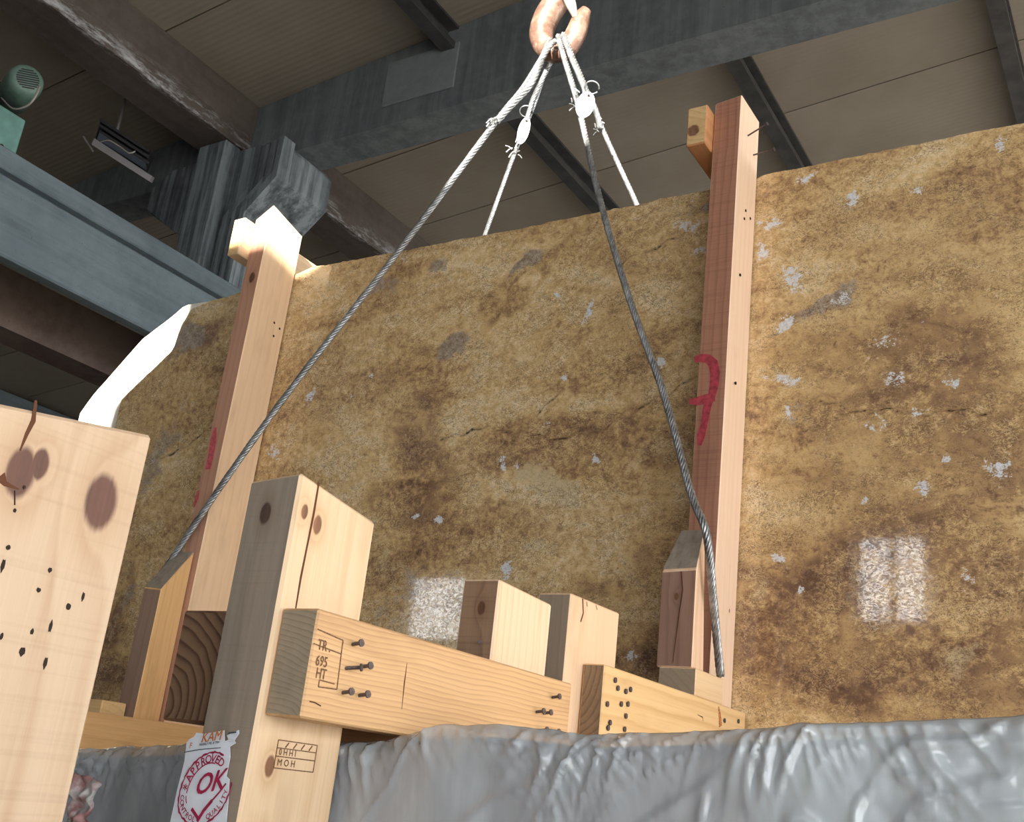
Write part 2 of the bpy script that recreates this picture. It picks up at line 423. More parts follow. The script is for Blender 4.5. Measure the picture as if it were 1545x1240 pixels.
# ------------------------------------------------------------------ the travertine slab
SY = 2.70
def stone_mat(name, pale=0.):
    s = NM(name); co = s.coord()
    rot = (0, math.radians(-32), 0)
    bands = s.noise(s.mapping(co, (3, 0, 7), rot, (1.1, 2.5, 3.0)), 1.5, 9, .62, .9)
    clot = s.noise(s.mapping(co, (11, 2, 5), rot, (1, 1, 1.5)), 7, 8, .66, .7)
    fine = s.noise(co, 38, 8, .68, .5)
    grit = s.noise(co, 120, 6, .7, .4)
    cv = s.noise(s.mapping(co, (5, 3, 1), rot, (1, 1, 1.6)), 11, 7, .66, 1.3)
    lines = s.step(s.math('ABSOLUTE', s.math('SUBTRACT', cv, .5)), .0, .016, 1, 0)
    fl = s.noise(s.mapping(co, (2, 8, 4), (0, .3, 0), (1, 1, 1.5)), 46, 5, .6, 1.6)
    flakes = s.step(s.math('ABSOLUTE', s.math('SUBTRACT', fl, .5)), .0, .03, 1, 0)
    br, ye, gr, wh, cr, pa = (s.attr(k) for k in ('brown', 'yellow', 'grey', 'white', 'crack', 'pale'))
    curl = s.noise(s.mapping(co, (7, 1, 2), (0, .6, 0), (1, 1, 1.4)), 62, 5, .62, 2.2)
    v = s.math('ADD', s.math('MULTIPLY', s.math('SUBTRACT', bands, .5), 1.25), s.math('MULTIPLY', s.math('SUBTRACT', clot, .5), .85))
    v = s.math('ADD', v, s.math('MULTIPLY', s.math('SUBTRACT', fine, .5), 1.15))
    v = s.math('ADD', v, s.math('MULTIPLY', s.math('SUBTRACT', curl, .5), .6))
    v = s.math('ADD', v, .535)
    jag = s.math('ADD', s.math('MULTIPLY', s.math('SUBTRACT', fine, .5), 1.1), s.math('MULTIPLY', s.math('SUBTRACT', clot, .5), 1.5))
    jag = s.math('ADD', jag, s.math('MULTIPLY', s.math('SUBTRACT', curl, .5), .6))
    brm = s.step(s.math('ADD', br, jag), .38, .62)
    v = s.math('SUBTRACT', v, s.math('ADD', s.math('MULTIPLY', br, .08), s.math('MULTIPLY', brm, .17)))
    v = s.math('ADD', v, s.math('MULTIPLY', ye, .20))
    c = s.ramp(v, [(.04, (.125, .070, .042)), (.20, (.235, .138, .078)), (.34, (.40, .25, .122)), (.47, (.58, .39, .182)), (.61, (.71, .51, .255)), (.80, (.83, .67, .42))])
    gt = s.ramp(fine, [(.35, (.20, .155, .13)), (.6, (.42, .36, .30))])
    c = s.mix(s.step(s.math('ADD', gr, jag), .35, .65, 0, .85), c, gt)
    c = s.mix(s.step(s.math('ADD', pa, s.math('MULTIPLY', jag, .7)), .3, .6, 0, .6), c, (.60, .50, .31))
    c = s.mix(s.math('MULTIPLY', lines, s.step(clot, .42, .6, 0, .7)), c, (.13, .066, .03))
    c = s.mix(s.math('MULTIPLY', flakes, s.step(clot, .40, .56, .25, .9)), c, (.13, .07, .04))
    c = s.mix(s.step(grit, .60, .72, 0, .45), c, (.10, .055, .028))
    c = s.mix(s.math('MULTIPLY', s.step(grit, .42, .30, 0, .55), s.step(clot, .4, .6)), c, (.68, .55, .37))
    reg = s.noise(s.mapping(co, (9, 4, 3), rot, (1, 1, 1.7)), 4.2, 5, .6, .6)
    cm = s.math('MULTIPLY', s.step(clot, .40, .54, .1, 1.), s.step(reg, .42, .58, .12, 1.))
    c = s.mix(s.math('MULTIPLY', cm, s.step(s.math('ABSOLUTE', s.math('SUBTRACT', curl, .565)), .0, .028, .55, 0)), c, (.86, .72, .48))
    c = s.mix(s.math('MULTIPLY', cm, s.step(s.math('ABSOLUTE', s.math('SUBTRACT', curl, .46)), .0, .030, .85, 0)), c, (.12, .064, .036))
    # cracks with a thin dark core
    ck = s.math('ADD', cr, s.math('MULTIPLY', s.math('SUBTRACT', fine, .5), 1.1))
    c = s.mix(s.step(ck, .45, .85, 0, .5), c, (.15, .078, .036))
    c = s.mix(s.step(ck, .78, .92, 0, .92), c, (.05, .026, .014))
    # window glints off the pits put into the colour, fuller where masked
    w1 = s.math('ADD', s.math('ADD', s.math('MULTIPLY', wh, .56), s.math('MULTIPLY', s.math('SUBTRACT', fine, .5), 1.5)), s.math('MULTIPLY', s.math('SUBTRACT', curl, .5), 1.0))
    wm = s.step(w1, .40, .46)
    sp = s.noise(s.mapping(co, (1, 5, 9), (0, .5, 0), (1, 1, 1.3)), 24, 8, .72, .8)
    spm = s.math('MULTIPLY', s.step(sp, .672, .694), s.step(clot, .40, .50, 1, .25))
    wm = s.math('MAXIMUM', wm, spm)
    wc = s.ramp(grit, [(.3, (.45, .45, .45)), (.55, (.74, .77, .81))])
    c = s.mix(wm, c, wc)
    if pale: c = s.mix(pale, c, (.92, .90, .84))
    h = s.math('ADD', s.math('MULTIPLY', fine, .7), s.math('MULTIPLY', grit, .5))
    h = s.math('SUBTRACT', h, s.math('MULTIPLY', flakes, .25))
    h = s.math('SUBTRACT', h, s.math('MULTIPLY', s.step(ck, .6, .8), .5))
    nrm = s.bump(h, .45, .0016)
    s.put(s.b.inputs['Roughness'], .5); s.put(s.b.inputs['Specular IOR Level'], .2)
    s.put(s.b.inputs['Coat Weight'], s.step(curl, .42, .60, .25, .9)); s.put(s.b.inputs['Coat Roughness'], .01); s.put(s.b.inputs['Coat IOR'], 1.85)
    cb = s.new('ShaderNodeBump'); cb.inputs['Strength'].default_value = .012; cb.inputs['Distance'].default_value = .0016
    s.put(cb.inputs['Height'], h); s.put(s.b.inputs['Coat Normal'], cb.outputs[0])
    s.put(s.b.inputs['Base Color'], c)
    return s.m

def slab_mesh(name, xs, prof, z0, y0, y1, nz, mat, masks=None, jag=.004):
    """slab standing in XZ: top outline prof(x), real thickness y0..y1; front face a fine grid that carries colour masks"""
    nx = len(xs); px_, pz_ = zip(*prof)
    top = np.interp(xs, px_, pz_)
    rng = np.random.RandomState(3)
    jg = np.array([mnoise.noise(Vector((x*9, 0, 0)))*jag*1.2 + mnoise.noise(Vector((x*45, 3, 0)))*jag for x in xs])
    top = top + jg
    t = np.linspace(0, 1, nz)
    X = np.repeat(xs[:, None], nz, 1); Z = z0 + (top[:, None]-z0)*t[None, :]
    front = np.stack([X, np.full_like(X, y0), Z], -1).reshape(-1, 3)
    back = np.stack([xs, np.full(nx, y1), top], -1); backb = np.stack([xs, np.full(nx, y1), np.full(nx, z0)], -1)
    V = np.concatenate([front, back, backb]); nf = nx*nz
    F = []
    idx = np.arange(nf).reshape(nx, nz)
    a = idx[:-1, :-1].ravel(); b = idx[1:, :-1].ravel(); c = idx[1:, 1:].ravel(); d = idx[:-1, 1:].ravel()
    F = np.stack([a, b, c, d], -1).tolist()
    for i in range(nx-1):
        F.append([int(idx[i, -1]), int(idx[i+1, -1]), nf+i+1, nf+i])
        F.append([int(idx[i+1, 0]), int(idx[i, 0]), nf+nx+i, nf+nx+i+1])
        F.append([nf+i, nf+i+1, nf+nx+i+1, nf+nx+i])
    F.append([int(q) for q in idx[0, ::-1]] + [nf+nx, nf][0:0] + [nf+nx, nf])
    F.append([int(q) for q in idx[-1, :]] + [nf+nx-1, nf+2*nx-1])
    org = Vector((float(xs.mean()), y0, z0))
    me = bpy.data.meshes.new(name); me.from_pydata((V - np.array(org)).tolist(), [], F); me.update()
    me.materials.append(mat)
    for k in ('brown', 'yellow', 'grey', 'white', 'crack', 'pale'):
        at_ = me.attributes.new(k, 'FLOAT', 'POINT')
        full = np.zeros(len(V), np.float32)
        if masks and k in masks: full[:nf] = masks[k](X, Z).ravel()
        at_.data.foreach_set('value', full)
    o = bpy.data.objects.new(name, me); link(o); o.location = org; o['_o'] = tuple(org)
    return o

xs = np.arange(-3.69, 1.0, .009)
def warp_field(nx, nz_, seed):
    yy = np.linspace(0, 2.35, nz_); out = np.zeros((nx, nz_))
    for sc, amp in ((5, .085), (13, .04), (34, .018)):
        gx, gz = int(4.7*sc)+3, int(2.35*sc)+3
        g = np.random.RandomState(seed+sc).uniform(-1, 1, (gx, gz))
        a = np.linspace(0, 4.69*sc, nx); b = yy*sc; i = a.astype(int); j = b.astype(int)
        fa = a-i; fb = b-j; fa = (fa*fa*(3-2*fa))[:, None]; fb = (fb*fb*(3-2*fb))[None, :]
        q = lambda di, dj: g[np.ix_(np.minimum(i+di, gx-1), np.minimum(j+dj, gz-1))]
        out += amp*((q(0, 0)*(1-fa)+q(1, 0)*fa)*(1-fb) + (q(0, 1)*(1-fa)+q(1, 1)*fa)*fb)
    return out
WARP = (warp_field(len(xs), 250, 1), warp_field(len(xs), 250, 50))
def px_blobs(lst, ws=1.):
    """soft elliptical patches: centre pixel, radii in metres on the slab, tilt (deg), weight"""
    P = []
    for (px, py, rx, rz_, a, w) in lst:
        q = at(px, py, SY); P.append((q.x, q.z, rx, rz_, math.radians(a), w))
    def f(X, Z):
        out = np.zeros_like(X); X = X + WARP[0]*ws; Z = Z + WARP[1]*ws
        for (cx, cz, rx, rz_, a, w) in P:
            dx, dz = X-cx, Z-cz
            u = (dx*math.cos(a)+dz*math.sin(a))/rx; v = (-dx*math.sin(a)+dz*math.cos(a))/rz_
            d = np.sqrt(u*u+v*v); k = np.clip(1.3-d*.78, 0, 1)
            out = np.maximum(out, w*k) if w > 0 else out + w*k
        return out
    return f
def px_lines(lst, wid):
    P = [[(at(x, y, SY).x, at(x, y, SY).z) for x, y in l] for l in lst]
    def f(X, Z):
        dm = np.full(X.shape, 9.)
        wob = .006*np.sin(X*41+np.sin(Z*23)*2)+.004*np.sin(X*97+1)
        for l in P:
            for (ax, az), (bx, bz) in zip(l[:-1], l[1:]):
                dx, dz = bx-ax, bz-az; t = np.clip(((X-ax)*dx+(Z-az)*dz)/(dx*dx+dz*dz), 0, 1)
                dm = np.minimum(dm, np.hypot(X-ax-t*dx, Z+wob-az-t*dz))
        return np.clip(1-dm/wid, 0, 1)
    return f
masks = {
 'brown': px_blobs([(625, 700, .13, .17, 20, .95), (600, 560, .10, .07, 35, .45), (470, 640, .12, .10, 0, .5), (930, 460, .12, .16, 20, .55), (1000, 700, .06, .2, 0, .5),
    (770, 430, .24, .035, 38, .95), (1300, 560, .35, .22, -10, .6), (1450, 560, .3, .5, 0, .62), (1330, 700, .4, .25, 0, .55), (1240, 900, .28, .2, 0, .8), (1450, 930, .3, .28, 0, .85),
    (1180, 1000, .2, .12, 0, .7), (1340, 1040, .4, .06, 0, .75), (1420, 520, .9, .8, 0, .40), (1330, 830, .6, .5, 0, .42), (900, 620, .3, .25, 0, .2), (1480, 330, .25, .2, 0, .45), (1060, 330, .05, .1, 0, .7), (880, 900, .12, .08, 20, .55), (960, 830, .1, .1, 0, .5),
    (230, 640, .12, .12, 40, .5), (170, 950, .1, .35, 0, .75), (310, 490, .10, .08, 20, .8), (600, 420, .07, .08, 0, .5), (1250, 640, .12, .06, 0, .6), (720, 330, .0001, .0001, 0, .1), (560, 460, .07, .06, 0, .6), (980, 980, .08, .06, 0, .9)]),
 'yellow': px_blobs([(560, 500, .28, .10, 35, .55), (760, 540, .3, .14, 30, .6), (640, 440, .25, .08, 35, .5), (1190, 400, .10, .12, 0, .65), (1360, 260, .16, .05, 50, .7), (470, 440, .12, .1, 0, .8),
    (1150, 560, .05, .2, 0, .4), (860, 350, .2, .06, 20, .5), (720, 680, .1, .1, 0, .4), (800, 480, .6, .35, 20, .35), (520, 700, .3, .3, 0, .3), (930, 760, .25, .2, 0, .3), (1160, 820, .06, .14, 0, .5)]),
 'grey': px_blobs([(660, 400, .05, .05, 0, .8), (655, 530, .09, .035, 45, .9), (560, 420, .06, .08, 30, .7), (1240, 460, .10, .035, 40, .7), (790, 395, .10, .03, 40, .8), (1060, 320, .05, .04, 0, .8),
    (1380, 520, .1, .1, 0, .3), (280, 500, .10, .05, 20, .95), (240, 700, .07, .2, -20, .6), (1180, 640, .06, .05, 0, .35), (600, 900, .1, .12, 0, .4), (190, 900, .06, .2, 0, .5)]),
 'pale': px_blobs([(830, 720, .04, .09, 0, .7), (960, 700, .10, .22, 0, .4), (850, 830, .12, .09, 0, .4), (920, 860, .1, .08, 0, .4), (560, 870, .06, .1, 0, .4), (1480, 980, .1, .05, 0, .5), (1170, 850, .06, .1, 0, .45), (240, 690, .05, .12, -30, .5), (480, 420, .05, .05, 0, .6)]),
 'white': px_blobs([(1190, 420, .030, .055, 30, .9), (1168, 340, .05, .018, 0, .95), (1150, 378, .022, .03, 0, 1.0), (1190, 487, .022, .028, 0, 1.2), (1180, 575, .05, .022, -25, 1.), (1290, 305, .018, .026, 0, 1.1), (1183, 627, .012, .02, 0, 1.05),
    (1360, 570, .03, .03, 0, .8), (1268, 450, .03, .02, 40, .8), (1440, 575, .03, .03, 0, .65), (1505, 705, .025, .035, 0, .85), (1395, 745, .02, .02, 0, .9), (1215, 265, .05, .016, 20, .85), (1340, 520, .06, .04, 0, .6),
    (470, 598, .028, .022, 40, .95), (560, 570, .016, .014, 0, 1.), (533, 592, .01, .018, 0, .9), (885, 470, .014, .045, -15, .95), (1003, 550, .018, .018, 0, 1.25), (834, 441, .014, .010, 0, 1.1), (761, 700, .018, .035, 20, 1.0),
    (788, 704, .012, .016, 0, 1.), (897, 692, .014, .018, 0, 1.1), (657, 786, .022, .016, 0, 1.25), (625, 776, .018, .012, 0, 1.), (766, 860, .018, .035, 15, 1.15), (853, 570, .012, .010, 0, 1.), (838, 640, .02, .012, 0, .8),
    (410, 680, .03, .035, 0, .8), (610, 385, .03, .02, 0, .7), (1035, 345, .04, .03, 0, .75), (1050, 385, .02, .02, 0, .8), (945, 990, .02, .02, 0, .95), (1460, 870, .03, .03, 0, .6), (1180, 830, .02, .018, 0, .9),
    (1320, 640, .05, .03, 0, .6), (1400, 620, .03, .02, 0, .7), (230, 700, .04, .02, 30, .55), (1500, 215, .02, .03, 0, .8), (1385, 285, .02, .02, 0, .8), (600, 610, .0001, .0001, 0, .1), (940, 770, .01, .008, 0, .8), (1040, 300, .02, .012, 0, .8), (1430, 700, .012, .02, 0, .8), (1300, 760, .02, .012, 0, .7), (1110, 880, .012, .02, 0, .7), (1215, 885, .012, .012, 0, .8)], .22),
 'crack': px_lines([[(665, 665), (700, 652), (745, 645), (790, 655), (845, 662), (900, 652), (950, 625), (1000, 598), (1045, 572)], [(745, 645), (775, 655)], [(935, 400), (960, 385), (1000, 370), (1040, 345)],
    [(1225, 605), (1290, 618), (1360, 622), (1430, 622), (1500, 620)], [(215, 700), (270, 680), (320, 645)], [(810, 625), (850, 590)]], .014)}
prof = [(-3.69, 1.36), (-3.60, 1.43), (-3.44, 1.555), (-3.425, 1.66), (-3.38, 1.733), (-3.24, 1.752), (-3.1, 1.766), (-2.95, 1.775), (-2.75, 1.812), (-1.75, 1.800), (-1.735, 1.795), (-1.70, 1.802), (-1.0, 1.805), (-.95, 1.816), (1.0, 1.818)]
stone = slab_mesh('stone_slab', xs, prof, -.55, SY, SY+.03, 250, stone_mat('golden_travertine'), masks)
tag(stone, 'polished golden brown travertine slab with white flecks, held upright between wooden posts', 'stone slab')
xs2 = np.arange(-4.02, .98, .03)
prof2 = [(-4.02, 1.35), (-3.97, 1.42), (-3.72, 1.665), (-3.58, 1.735), (-3.50, 1.79), (-3.3, 1.785), (-3.0, 1.77), (1.0, 1.76)]
rs_ = slab_mesh('stone_slab', xs2, prof2, -.55, SY+.055, SY+.15, 24, stone_mat('pale_stone', .85), None, .003)
tag(rs_, 'pale stone slab peeping out behind the left end of the travertine', 'stone slab')

# ------------------------------------------------------------------ wooden frame pieces
def timber(name, corners, mats, label=None, bev=.003, front_idx=0, parent=None, cat='timber', group=None, jitter=0.):
    bm = bmesh.new(); F = hexa(bm, corners)
    if front_idx: F[2].material_index = front_idx  # darker front material puts shade into the colour of most posts
    if bev: bevel_bm(bm, bev)
    xs_ = [c[0] for c in corners]; ys_ = [c[1] for c in corners]; zs_ = [c[2] for c in corners]
    org = (sum(xs_)/8, sum(ys_)/8, min(zs_))
    o = from_bm(name, bm, mats, org, parent)
    if label: tag(o, label, cat, group)
    return o
def nail(parent, p, d, L=.012, r=.0022, hr=.0052, tilt=(0, 0, 0)):
    """nail sticking out of a face: p on the face, d outward"""
    p = Vector(p); d = (Vector(d)+Vector(tilt)).normalized()
    bm = bmesh.new(); add_tube(bm, [p-d*.004, p+d*L], r, 7); add_tube(bm, [p+d*L, p+d*(L+.0022)], hr, 10)
    return from_bm('nail', bm, M['nail'], p, parent)
def flat_on_x(pts, X, th=.0006):
    """thin plate on a +X face; pts = (y,z) outline"""
    bm = bmesh.new()
    a = [bm.verts.new((X+th, y, z)) for y, z in pts]; b = [bm.verts.new((X-.0004, y, z)) for y, z in pts]
    bm.faces.new(a); bm.faces.new(b[::-1])
    for i in range(len(pts)):
        j = (i+1) % len(pts); bm.faces.new((a[i], b[i], b[j], a[j]))
    return bm
def disc(parent, name, p, d, r, mat, th=.0008, k=10, el=1.):
    d = Vector(d).normalized(); n = d.orthogonal().normalized(); n = Vector((0, 0, 1)); n = (n-d*n.dot(d)).normalized(); b = d.cross(n); p = Vector(p)
    bm = bmesh.new()
    ring = [p + n*math.cos(2*math.pi*j/k)*r*el*(1+.25*math.sin(3*j+p.z*99)) + b*math.sin(2*math.pi*j/k)*r for j in range(k)]
    a = [bm.verts.new(q+d*th) for q in ring]; c = [bm.verts.new(q-d*.0004) for q in ring]
    bm.faces.new(a); bm.faces.new(c[::-1])
    for i in range(k): bm.faces.new((a[i], c[i], c[(i+1) % k], a[(i+1) % k]))
    return from_bm(name, bm, mat, p, parent)
def onX(px, py, X):
    d = rt*((px-W_PX/2)/F_PX) - up*((py-H_PX/2)/F_PX) + fw
    return d*(X/d.x)
def ribbon(pts, w, nrm, th=.0006):
    """flat painted stroke along pts lying in a face with normal nrm"""
    bm = bmesh.new(); nrm = Vector(nrm).normalized(); P = [Vector(p) for p in pts]; L = []; Rr = []
    for i, p in enumerate(P):
        t = (P[min(i+1, len(P)-1)]-P[max(i-1, 0)]).normalized(); s_ = nrm.cross(t).normalized()
        ww = w[i] if isinstance(w, (list, tuple)) else w
        L.append(p+s_*ww/2); Rr.append(p-s_*ww/2)
    A = [bm.verts.new(q+nrm*th) for q in L+Rr]; n = len(P)
    for i in range(n-1): bm.faces.new((A[i], A[i+1], A[n+i+1], A[n+i]))
    B = [bm.verts.new(q-nrm*.0003) for q in L+Rr]
    loop = list(range(n)) + list(range(2*n-1, n-1, -1))
    for i in range(len(loop)):
        a, b = loop[i], loop[(i+1) % len(loop)]; bm.faces.new((A[a], A[b], B[b], B[a]))
    return bm
def text_bm(bm, body, org, right, upv, nrm, size, th=.0005, sx=1., shear=0., align='LEFT'):
    cu = bpy.data.curves.new('t', 'FONT'); cu.body = body; cu.size = size; cu.shear = shear; cu.align_x = align; cu.resolution_u = 3; cu.offset = 0
    ob = bpy.data.objects.new('t', cu); COL.objects.link(ob)
    me = bpy.data.meshes.new_from_object(ob.evaluated_get(bpy.context.evaluated_depsgraph_get()))
    bpy.data.objects.remove(ob); bpy.data.curves.remove(cu)
    right, upv, nrm, org = Vector(right), Vector(upv), Vector(nrm), Vector(org)
    for n_, (ox, oy) in enumerate(((-.016, 0), (.016, 0), (0, .016), (0, -.012))):       # overlaid strokes give bold print
        vs_ = [bm.verts.new(org + right*(v.co.x*sx+ox*size) + upv*(v.co.y+oy*size) + nrm*(th+n_*.00004)) for v in me.vertices]
        for p in me.polygons:
            try: bm.faces.new([vs_[i] for i in p.vertices])
            except ValueError: pass
    bpy.data.meshes.remove(me)

grey_face = lambda n, sd, kn=(): wood(n, (.36, .29, .22), (.19, .14, .10), 'Z', sd, (.05, .2), 38, .5, .75, kn, (.07, .04, .03), .75, .7, .3, .15)

# near post
XP = -.934
npost = timber('wooden_post', [(-1.024, .965, FLOOR), (XP, .965, FLOOR), (XP, 1.126, FLOOR), (-1.024, 1.126, FLOOR), (-1.022, .967, .345), (XP, .967, .352), (XP, 1.126, .328), (-1.022, 1.126, .328)],
  [wood('near_post_pine', PALE_L, PALE_D, 'Z', 3, (.12, .03), 60, .38, 0, [(.045, -.062, 2.005, .006), (.045, -.035, 1.995, .008), (.045, -.045, 1.70, .008)], (.16, .07, .035)), grey_face('near_post_grey', 5, [(-.005, -.0805, 2.0, .009)])],  # front face carries a greyer second material
  'thick post in front of the wrapped bundle, grey front and split pale side', .004, 1)
p1 = onX(481, 728, XP); p2 = onX(463, 825, XP); p3 = onX(446, 918, XP)
from_bm('crack', ribbon([p1, p1.lerp(p2, .5)+Vector((0, .001, 0)), p2, p2.lerp(p3, .5)-Vector((0, .001, 0)), p3], [.003, .0036, .003, .0034, .0022], (1, 0, 0), .0004), M['crack'], p2, npost)
# the small burnt stamp low on the near post's side
bm = bmesh.new(); a = onX(420, 1116, XP); b = onX(472, 1165, XP)
y0, y1, z1, z0 = a.y, b.y, a.z, b.z
def lines_x(bm, segs, X, w=.0012, th=.0006):
    for (ya, za, yb, zb) in segs:
        sub = ribbon([(X, ya, za), (X, yb, zb)], w, (1, 0, 0), th); me = bpy.data.meshes.new('t'); sub.to_mesh(me); sub.free(); bm.from_mesh(me); bpy.data.meshes.remove(me)
zz = lambda t: z0+(z1-z0)*t
lines_x(bm, [(y0, z1, y1, z1), (y0, z0, y1, z0), (y0, z0, y0, z1), (y1, z0, y1, z1), (y0, zz(.72), y1, zz(.72)), (y0, zz(.42), y1, zz(.42))], XP)
for i in range(4): lines_x(bm, [(y0+(y1-y0)*(.2+.2*i), zz(.76), y0+(y1-y0)*(.27+.2*i), zz(.95))], XP, .0016)
text_bm(bm, '0 H H I', (XP, y0+.004, zz(.48)), (0, 1, 0), (0, 0, 1), (1, 0, 0), .010, .0006)
text_bm(bm, 'M O H', (XP, y0+.004, zz(.10)), (0, 1, 0), (0, 0, 1), (1, 0, 0), .011, .0006)
from_bm('burnt_stamp', bm, M['stampink'], (XP, y0, z0), npost)['label'] = 'faint burnt rectangular stamp'

# upper cross beam on the near post
cA = timber('wooden_beam', box_c(XP+.0008, -.876, .976, 1.62, .056, .182), [wood('beam_oak', (.66, .42, .215), (.38, .20, .085), 'Y', 11, (-.01, .11), 150, .5, 0, (), (.1, .04, .02), .6, .6, .35),
  wood('beam_end_grain', (.40, .32, .215), (.235, .18, .115), 'Y', 12, (.035, .115), 150, .8, .35, (), rough=.8, fibre=.3)], 'stamped brown cross beam nailed across the top of the near post', .0025, 1)
XA = -.876
for (px, py, tl) in ((538, 970, 0), (528, 1006, .5), (552, 1004, 0), (523, 1043, 0), (548, 1047, 0), (839, 1050, 0), (815, 1072, 0), (826, 1074, 0), (820, 1100, 0), (838, 1103, 0)):
    p = onX(px-6, py+2, XA); nail(cA, p, (1, -.05, .05), .013 if not tl else .018, .0024, .0048, (0, tl, .1))
bm = bmesh.new()
for body, px, py, sz in (('TR .', 478, 979, .0172), ('695', 475, 1003, .0172), ('HT', 475, 1022, .0172)):
    q = onX(px, py, XA); text_bm(bm, body, (XA, max(q.y, .978), q.z), (0, 1, 0), (0, 0, 1), (1, 0, 0), sz, .0006, .82)
ct = onX(518, 961, XA); cb = onX(508, 1040, XA); l0 = onX(479, 949, XA); l1 = onX(480, 1036, XA); md = onX(508, 985, XA)
lines_x(bm, [(l0.y, l0.z, ct.y, ct.z-.004), (ct.y, ct.z-.004, ct.y+.001, ct.z-.008), (ct.y, ct.z-.006, cb.y, cb.z), (l1.y, l1.z, cb.y, cb.z), (l1.y, l1.z, l1.y, l1.z+.008), (l1.y, l1.z+.008, cb.y-.006, l1.z+.007), (.977, md.z+.004, ct.y, md.z)], XA, .0015)
from_bm('burnt_stamp', bm, M['stampink'], (XA, .98, .1), cA)['label'] = 'burnt lettering TR 695 HT in a frame'
for pts, w in (([(467, 1058), (475, 1060), (484, 1065)], .0016), ([(614, 1000), (610, 1030), (606, 1070)], [.0004, .0022, .0004])):
    from_bm('crack', ribbon([onX(a, b, XA) for a, b in pts], w, (1, 0, 0), .0004), M['crack'], onX(*pts[0], XA), cA)

# dark beam on the other side of the near post
cC = timber('wooden_beam', box_c(-1.132, -1.0255, 1.0, 1.62, .041, .182), [wood('dark_beam', (.30, .16, .08), (.12, .055, .03), 'Y', 15, (.02, .10), 42, .9),
  wood('dark_end_grain', (.27, .165, .095), (.075, .034, .022), 'Y', 16, (.07, -.02), 70, .95, 0, (), rough=.6, fibre=.2, stain=.8)], 'dark brown beam end with bold growth rings left of the near post', .003, 1)

# far posts of the wrapped bundle and of the next frame
kA = timber('wooden_post', [(-1.004, 1.455, FLOOR), (XP-.0005, 1.455, FLOOR), (XP-.0005, 1.63, FLOOR), (-1.004, 1.63, FLOOR), (-1.004, 1.455, .322), (XP-.0005, 1.455, .322), (XP-.0005, 1.63, .315), (-1.004, 1.63, .315)],
  [wood('short_post_pale', (.80, .60, .41), (.60, .38, .20), 'Z', 21, (.2, .3), 70, .35), wood('short_post_brown', (.34, .205, .12), (.17, .09, .05), 'Z', 22, (.03, .06), 40, .6, .15, [(.005, -.0875, 1.975, .007)], saw=.3)],
  'post top with rough dark brown front, next to the stamped cross beam', .003, 1)
kB = timber('wooden_post', [(-1.079, 1.826, FLOOR), (-1.006, 1.826, FLOOR), (-1.006, 2.04, FLOOR), (-1.079, 2.04, FLOOR), (-1.079, 1.826, .376), (-1.006, 1.826, .376), (-1.006, 2.04, .378), (-1.079, 2.04, .378)],
  [wood('second_post_pale', (.82, .58, .38), (.64, .39, .21), 'Z', 24, (.3, .1), 60, .25), wood('second_post_grey', (.31, .235, .16), (.17, .115, .07), 'Z', 25, (.1, .2), 50, .5, .4)],
  'post top with red-streaked pale side, right of the dark-fronted post top', .003, 1)
XB_ = -1.006
for pts, w in (([(879, 903), (880, 925), (876, 938)], .004), ([(885, 908), (886, 915)], .002), ([(899, 913), (901, 920)], .002)):
    from_bm('crack', ribbon([onX(a, b, XB_) for a, b in pts], w, (1, 0, 0), .0004), M['crack'], onX(*pts[0], XB_), kB)
nail(kA, at(726, 969, 1.455), (.5, -1, -.1), .012, .0015, .0028)
XC = -.957
cB = timber('wooden_beam', box_c(-1.0035, XC, 1.895, 2.688, -.02, .2527), [wood('yellow_pine_beam', (.77, .53, .27), (.58, .33, .13), 'Y', 31, (.05, .35), 26, .55),
  wood('brown_end_grain', (.30, .20, .115), (.15, .09, .05), 'Y', 32, (.09, -.25), 75, .9, .1)], 'yellow pine cross beam full of nail heads, behind the stamped beam', .0025, 1)
for px, py in ((927, 1026), (931, 1038), (943, 1043), (950, 1040), (915, 1062), (936, 1062), (946, 1062), (943, 1080), (919, 1090), (916, 1098), (941, 1100), (1092, 1087), (1113, 1088)):
    p = onX(px, py, XC); nail(cB, p, (1, 0, 0), .0015, .003, .0055)
from_bm('rust_stain', ribbon([onX(1084, 1066, XC), onX(1086, 1080, XC), onX(1087, 1096, XC)], [.006, .014, .02], (1, 0, 0), .0004), flat('rust_stain', (.42, .16, .05), .8, 0, 200, .6), onX(1086, 1080, XC), cB)
from_bm('crack', ribbon([onX(1052, 1078, XC), onX(1060, 1082, XC), onX(1061, 1088, XC)], [.001, .003, .001], (1, 0, 0), .0004), M['crack'], onX(1060, 1082, XC), cB)
blk = timber('wood_block', box_c(-1.052, -.960, 2.36, 2.535, .2535, .314), [wood('block_pine', (.80, .58, .35), (.62, .38, .19), 'Y', 35, (.2, .1), 40, .35), wood('block_end', (.36, .27, .18), (.24, .17, .11), 'Y', 36, (.2, .2), 60, .5, .3)],
  'short wood block under the strut of the right-hand post', .002, 1)
st = timber('strut', [(-1.062, 2.365, .3148), (-.972, 2.365, .3148), (-.972, 2.435, .3148), (-1.062, 2.435, .3148), (-1.062, 2.365, .540), (-.972, 2.365, .545), (-.985, 2.435, .655), (-1.05, 2.435, .655)],
  [wood('strut_pine', (.80, .56, .38), (.62, .37, .21), 'Z', 41, (.1, .3), 50, .3), wood('strut_rose', (.33, .19, .135), (.19, .095, .065), 'Z', 42, (.04, .05), 36, .55, .1, [(-.004, -.035, .165, .006)])],
  'short strut with sloped grey top against the right-hand post', .003, 1)
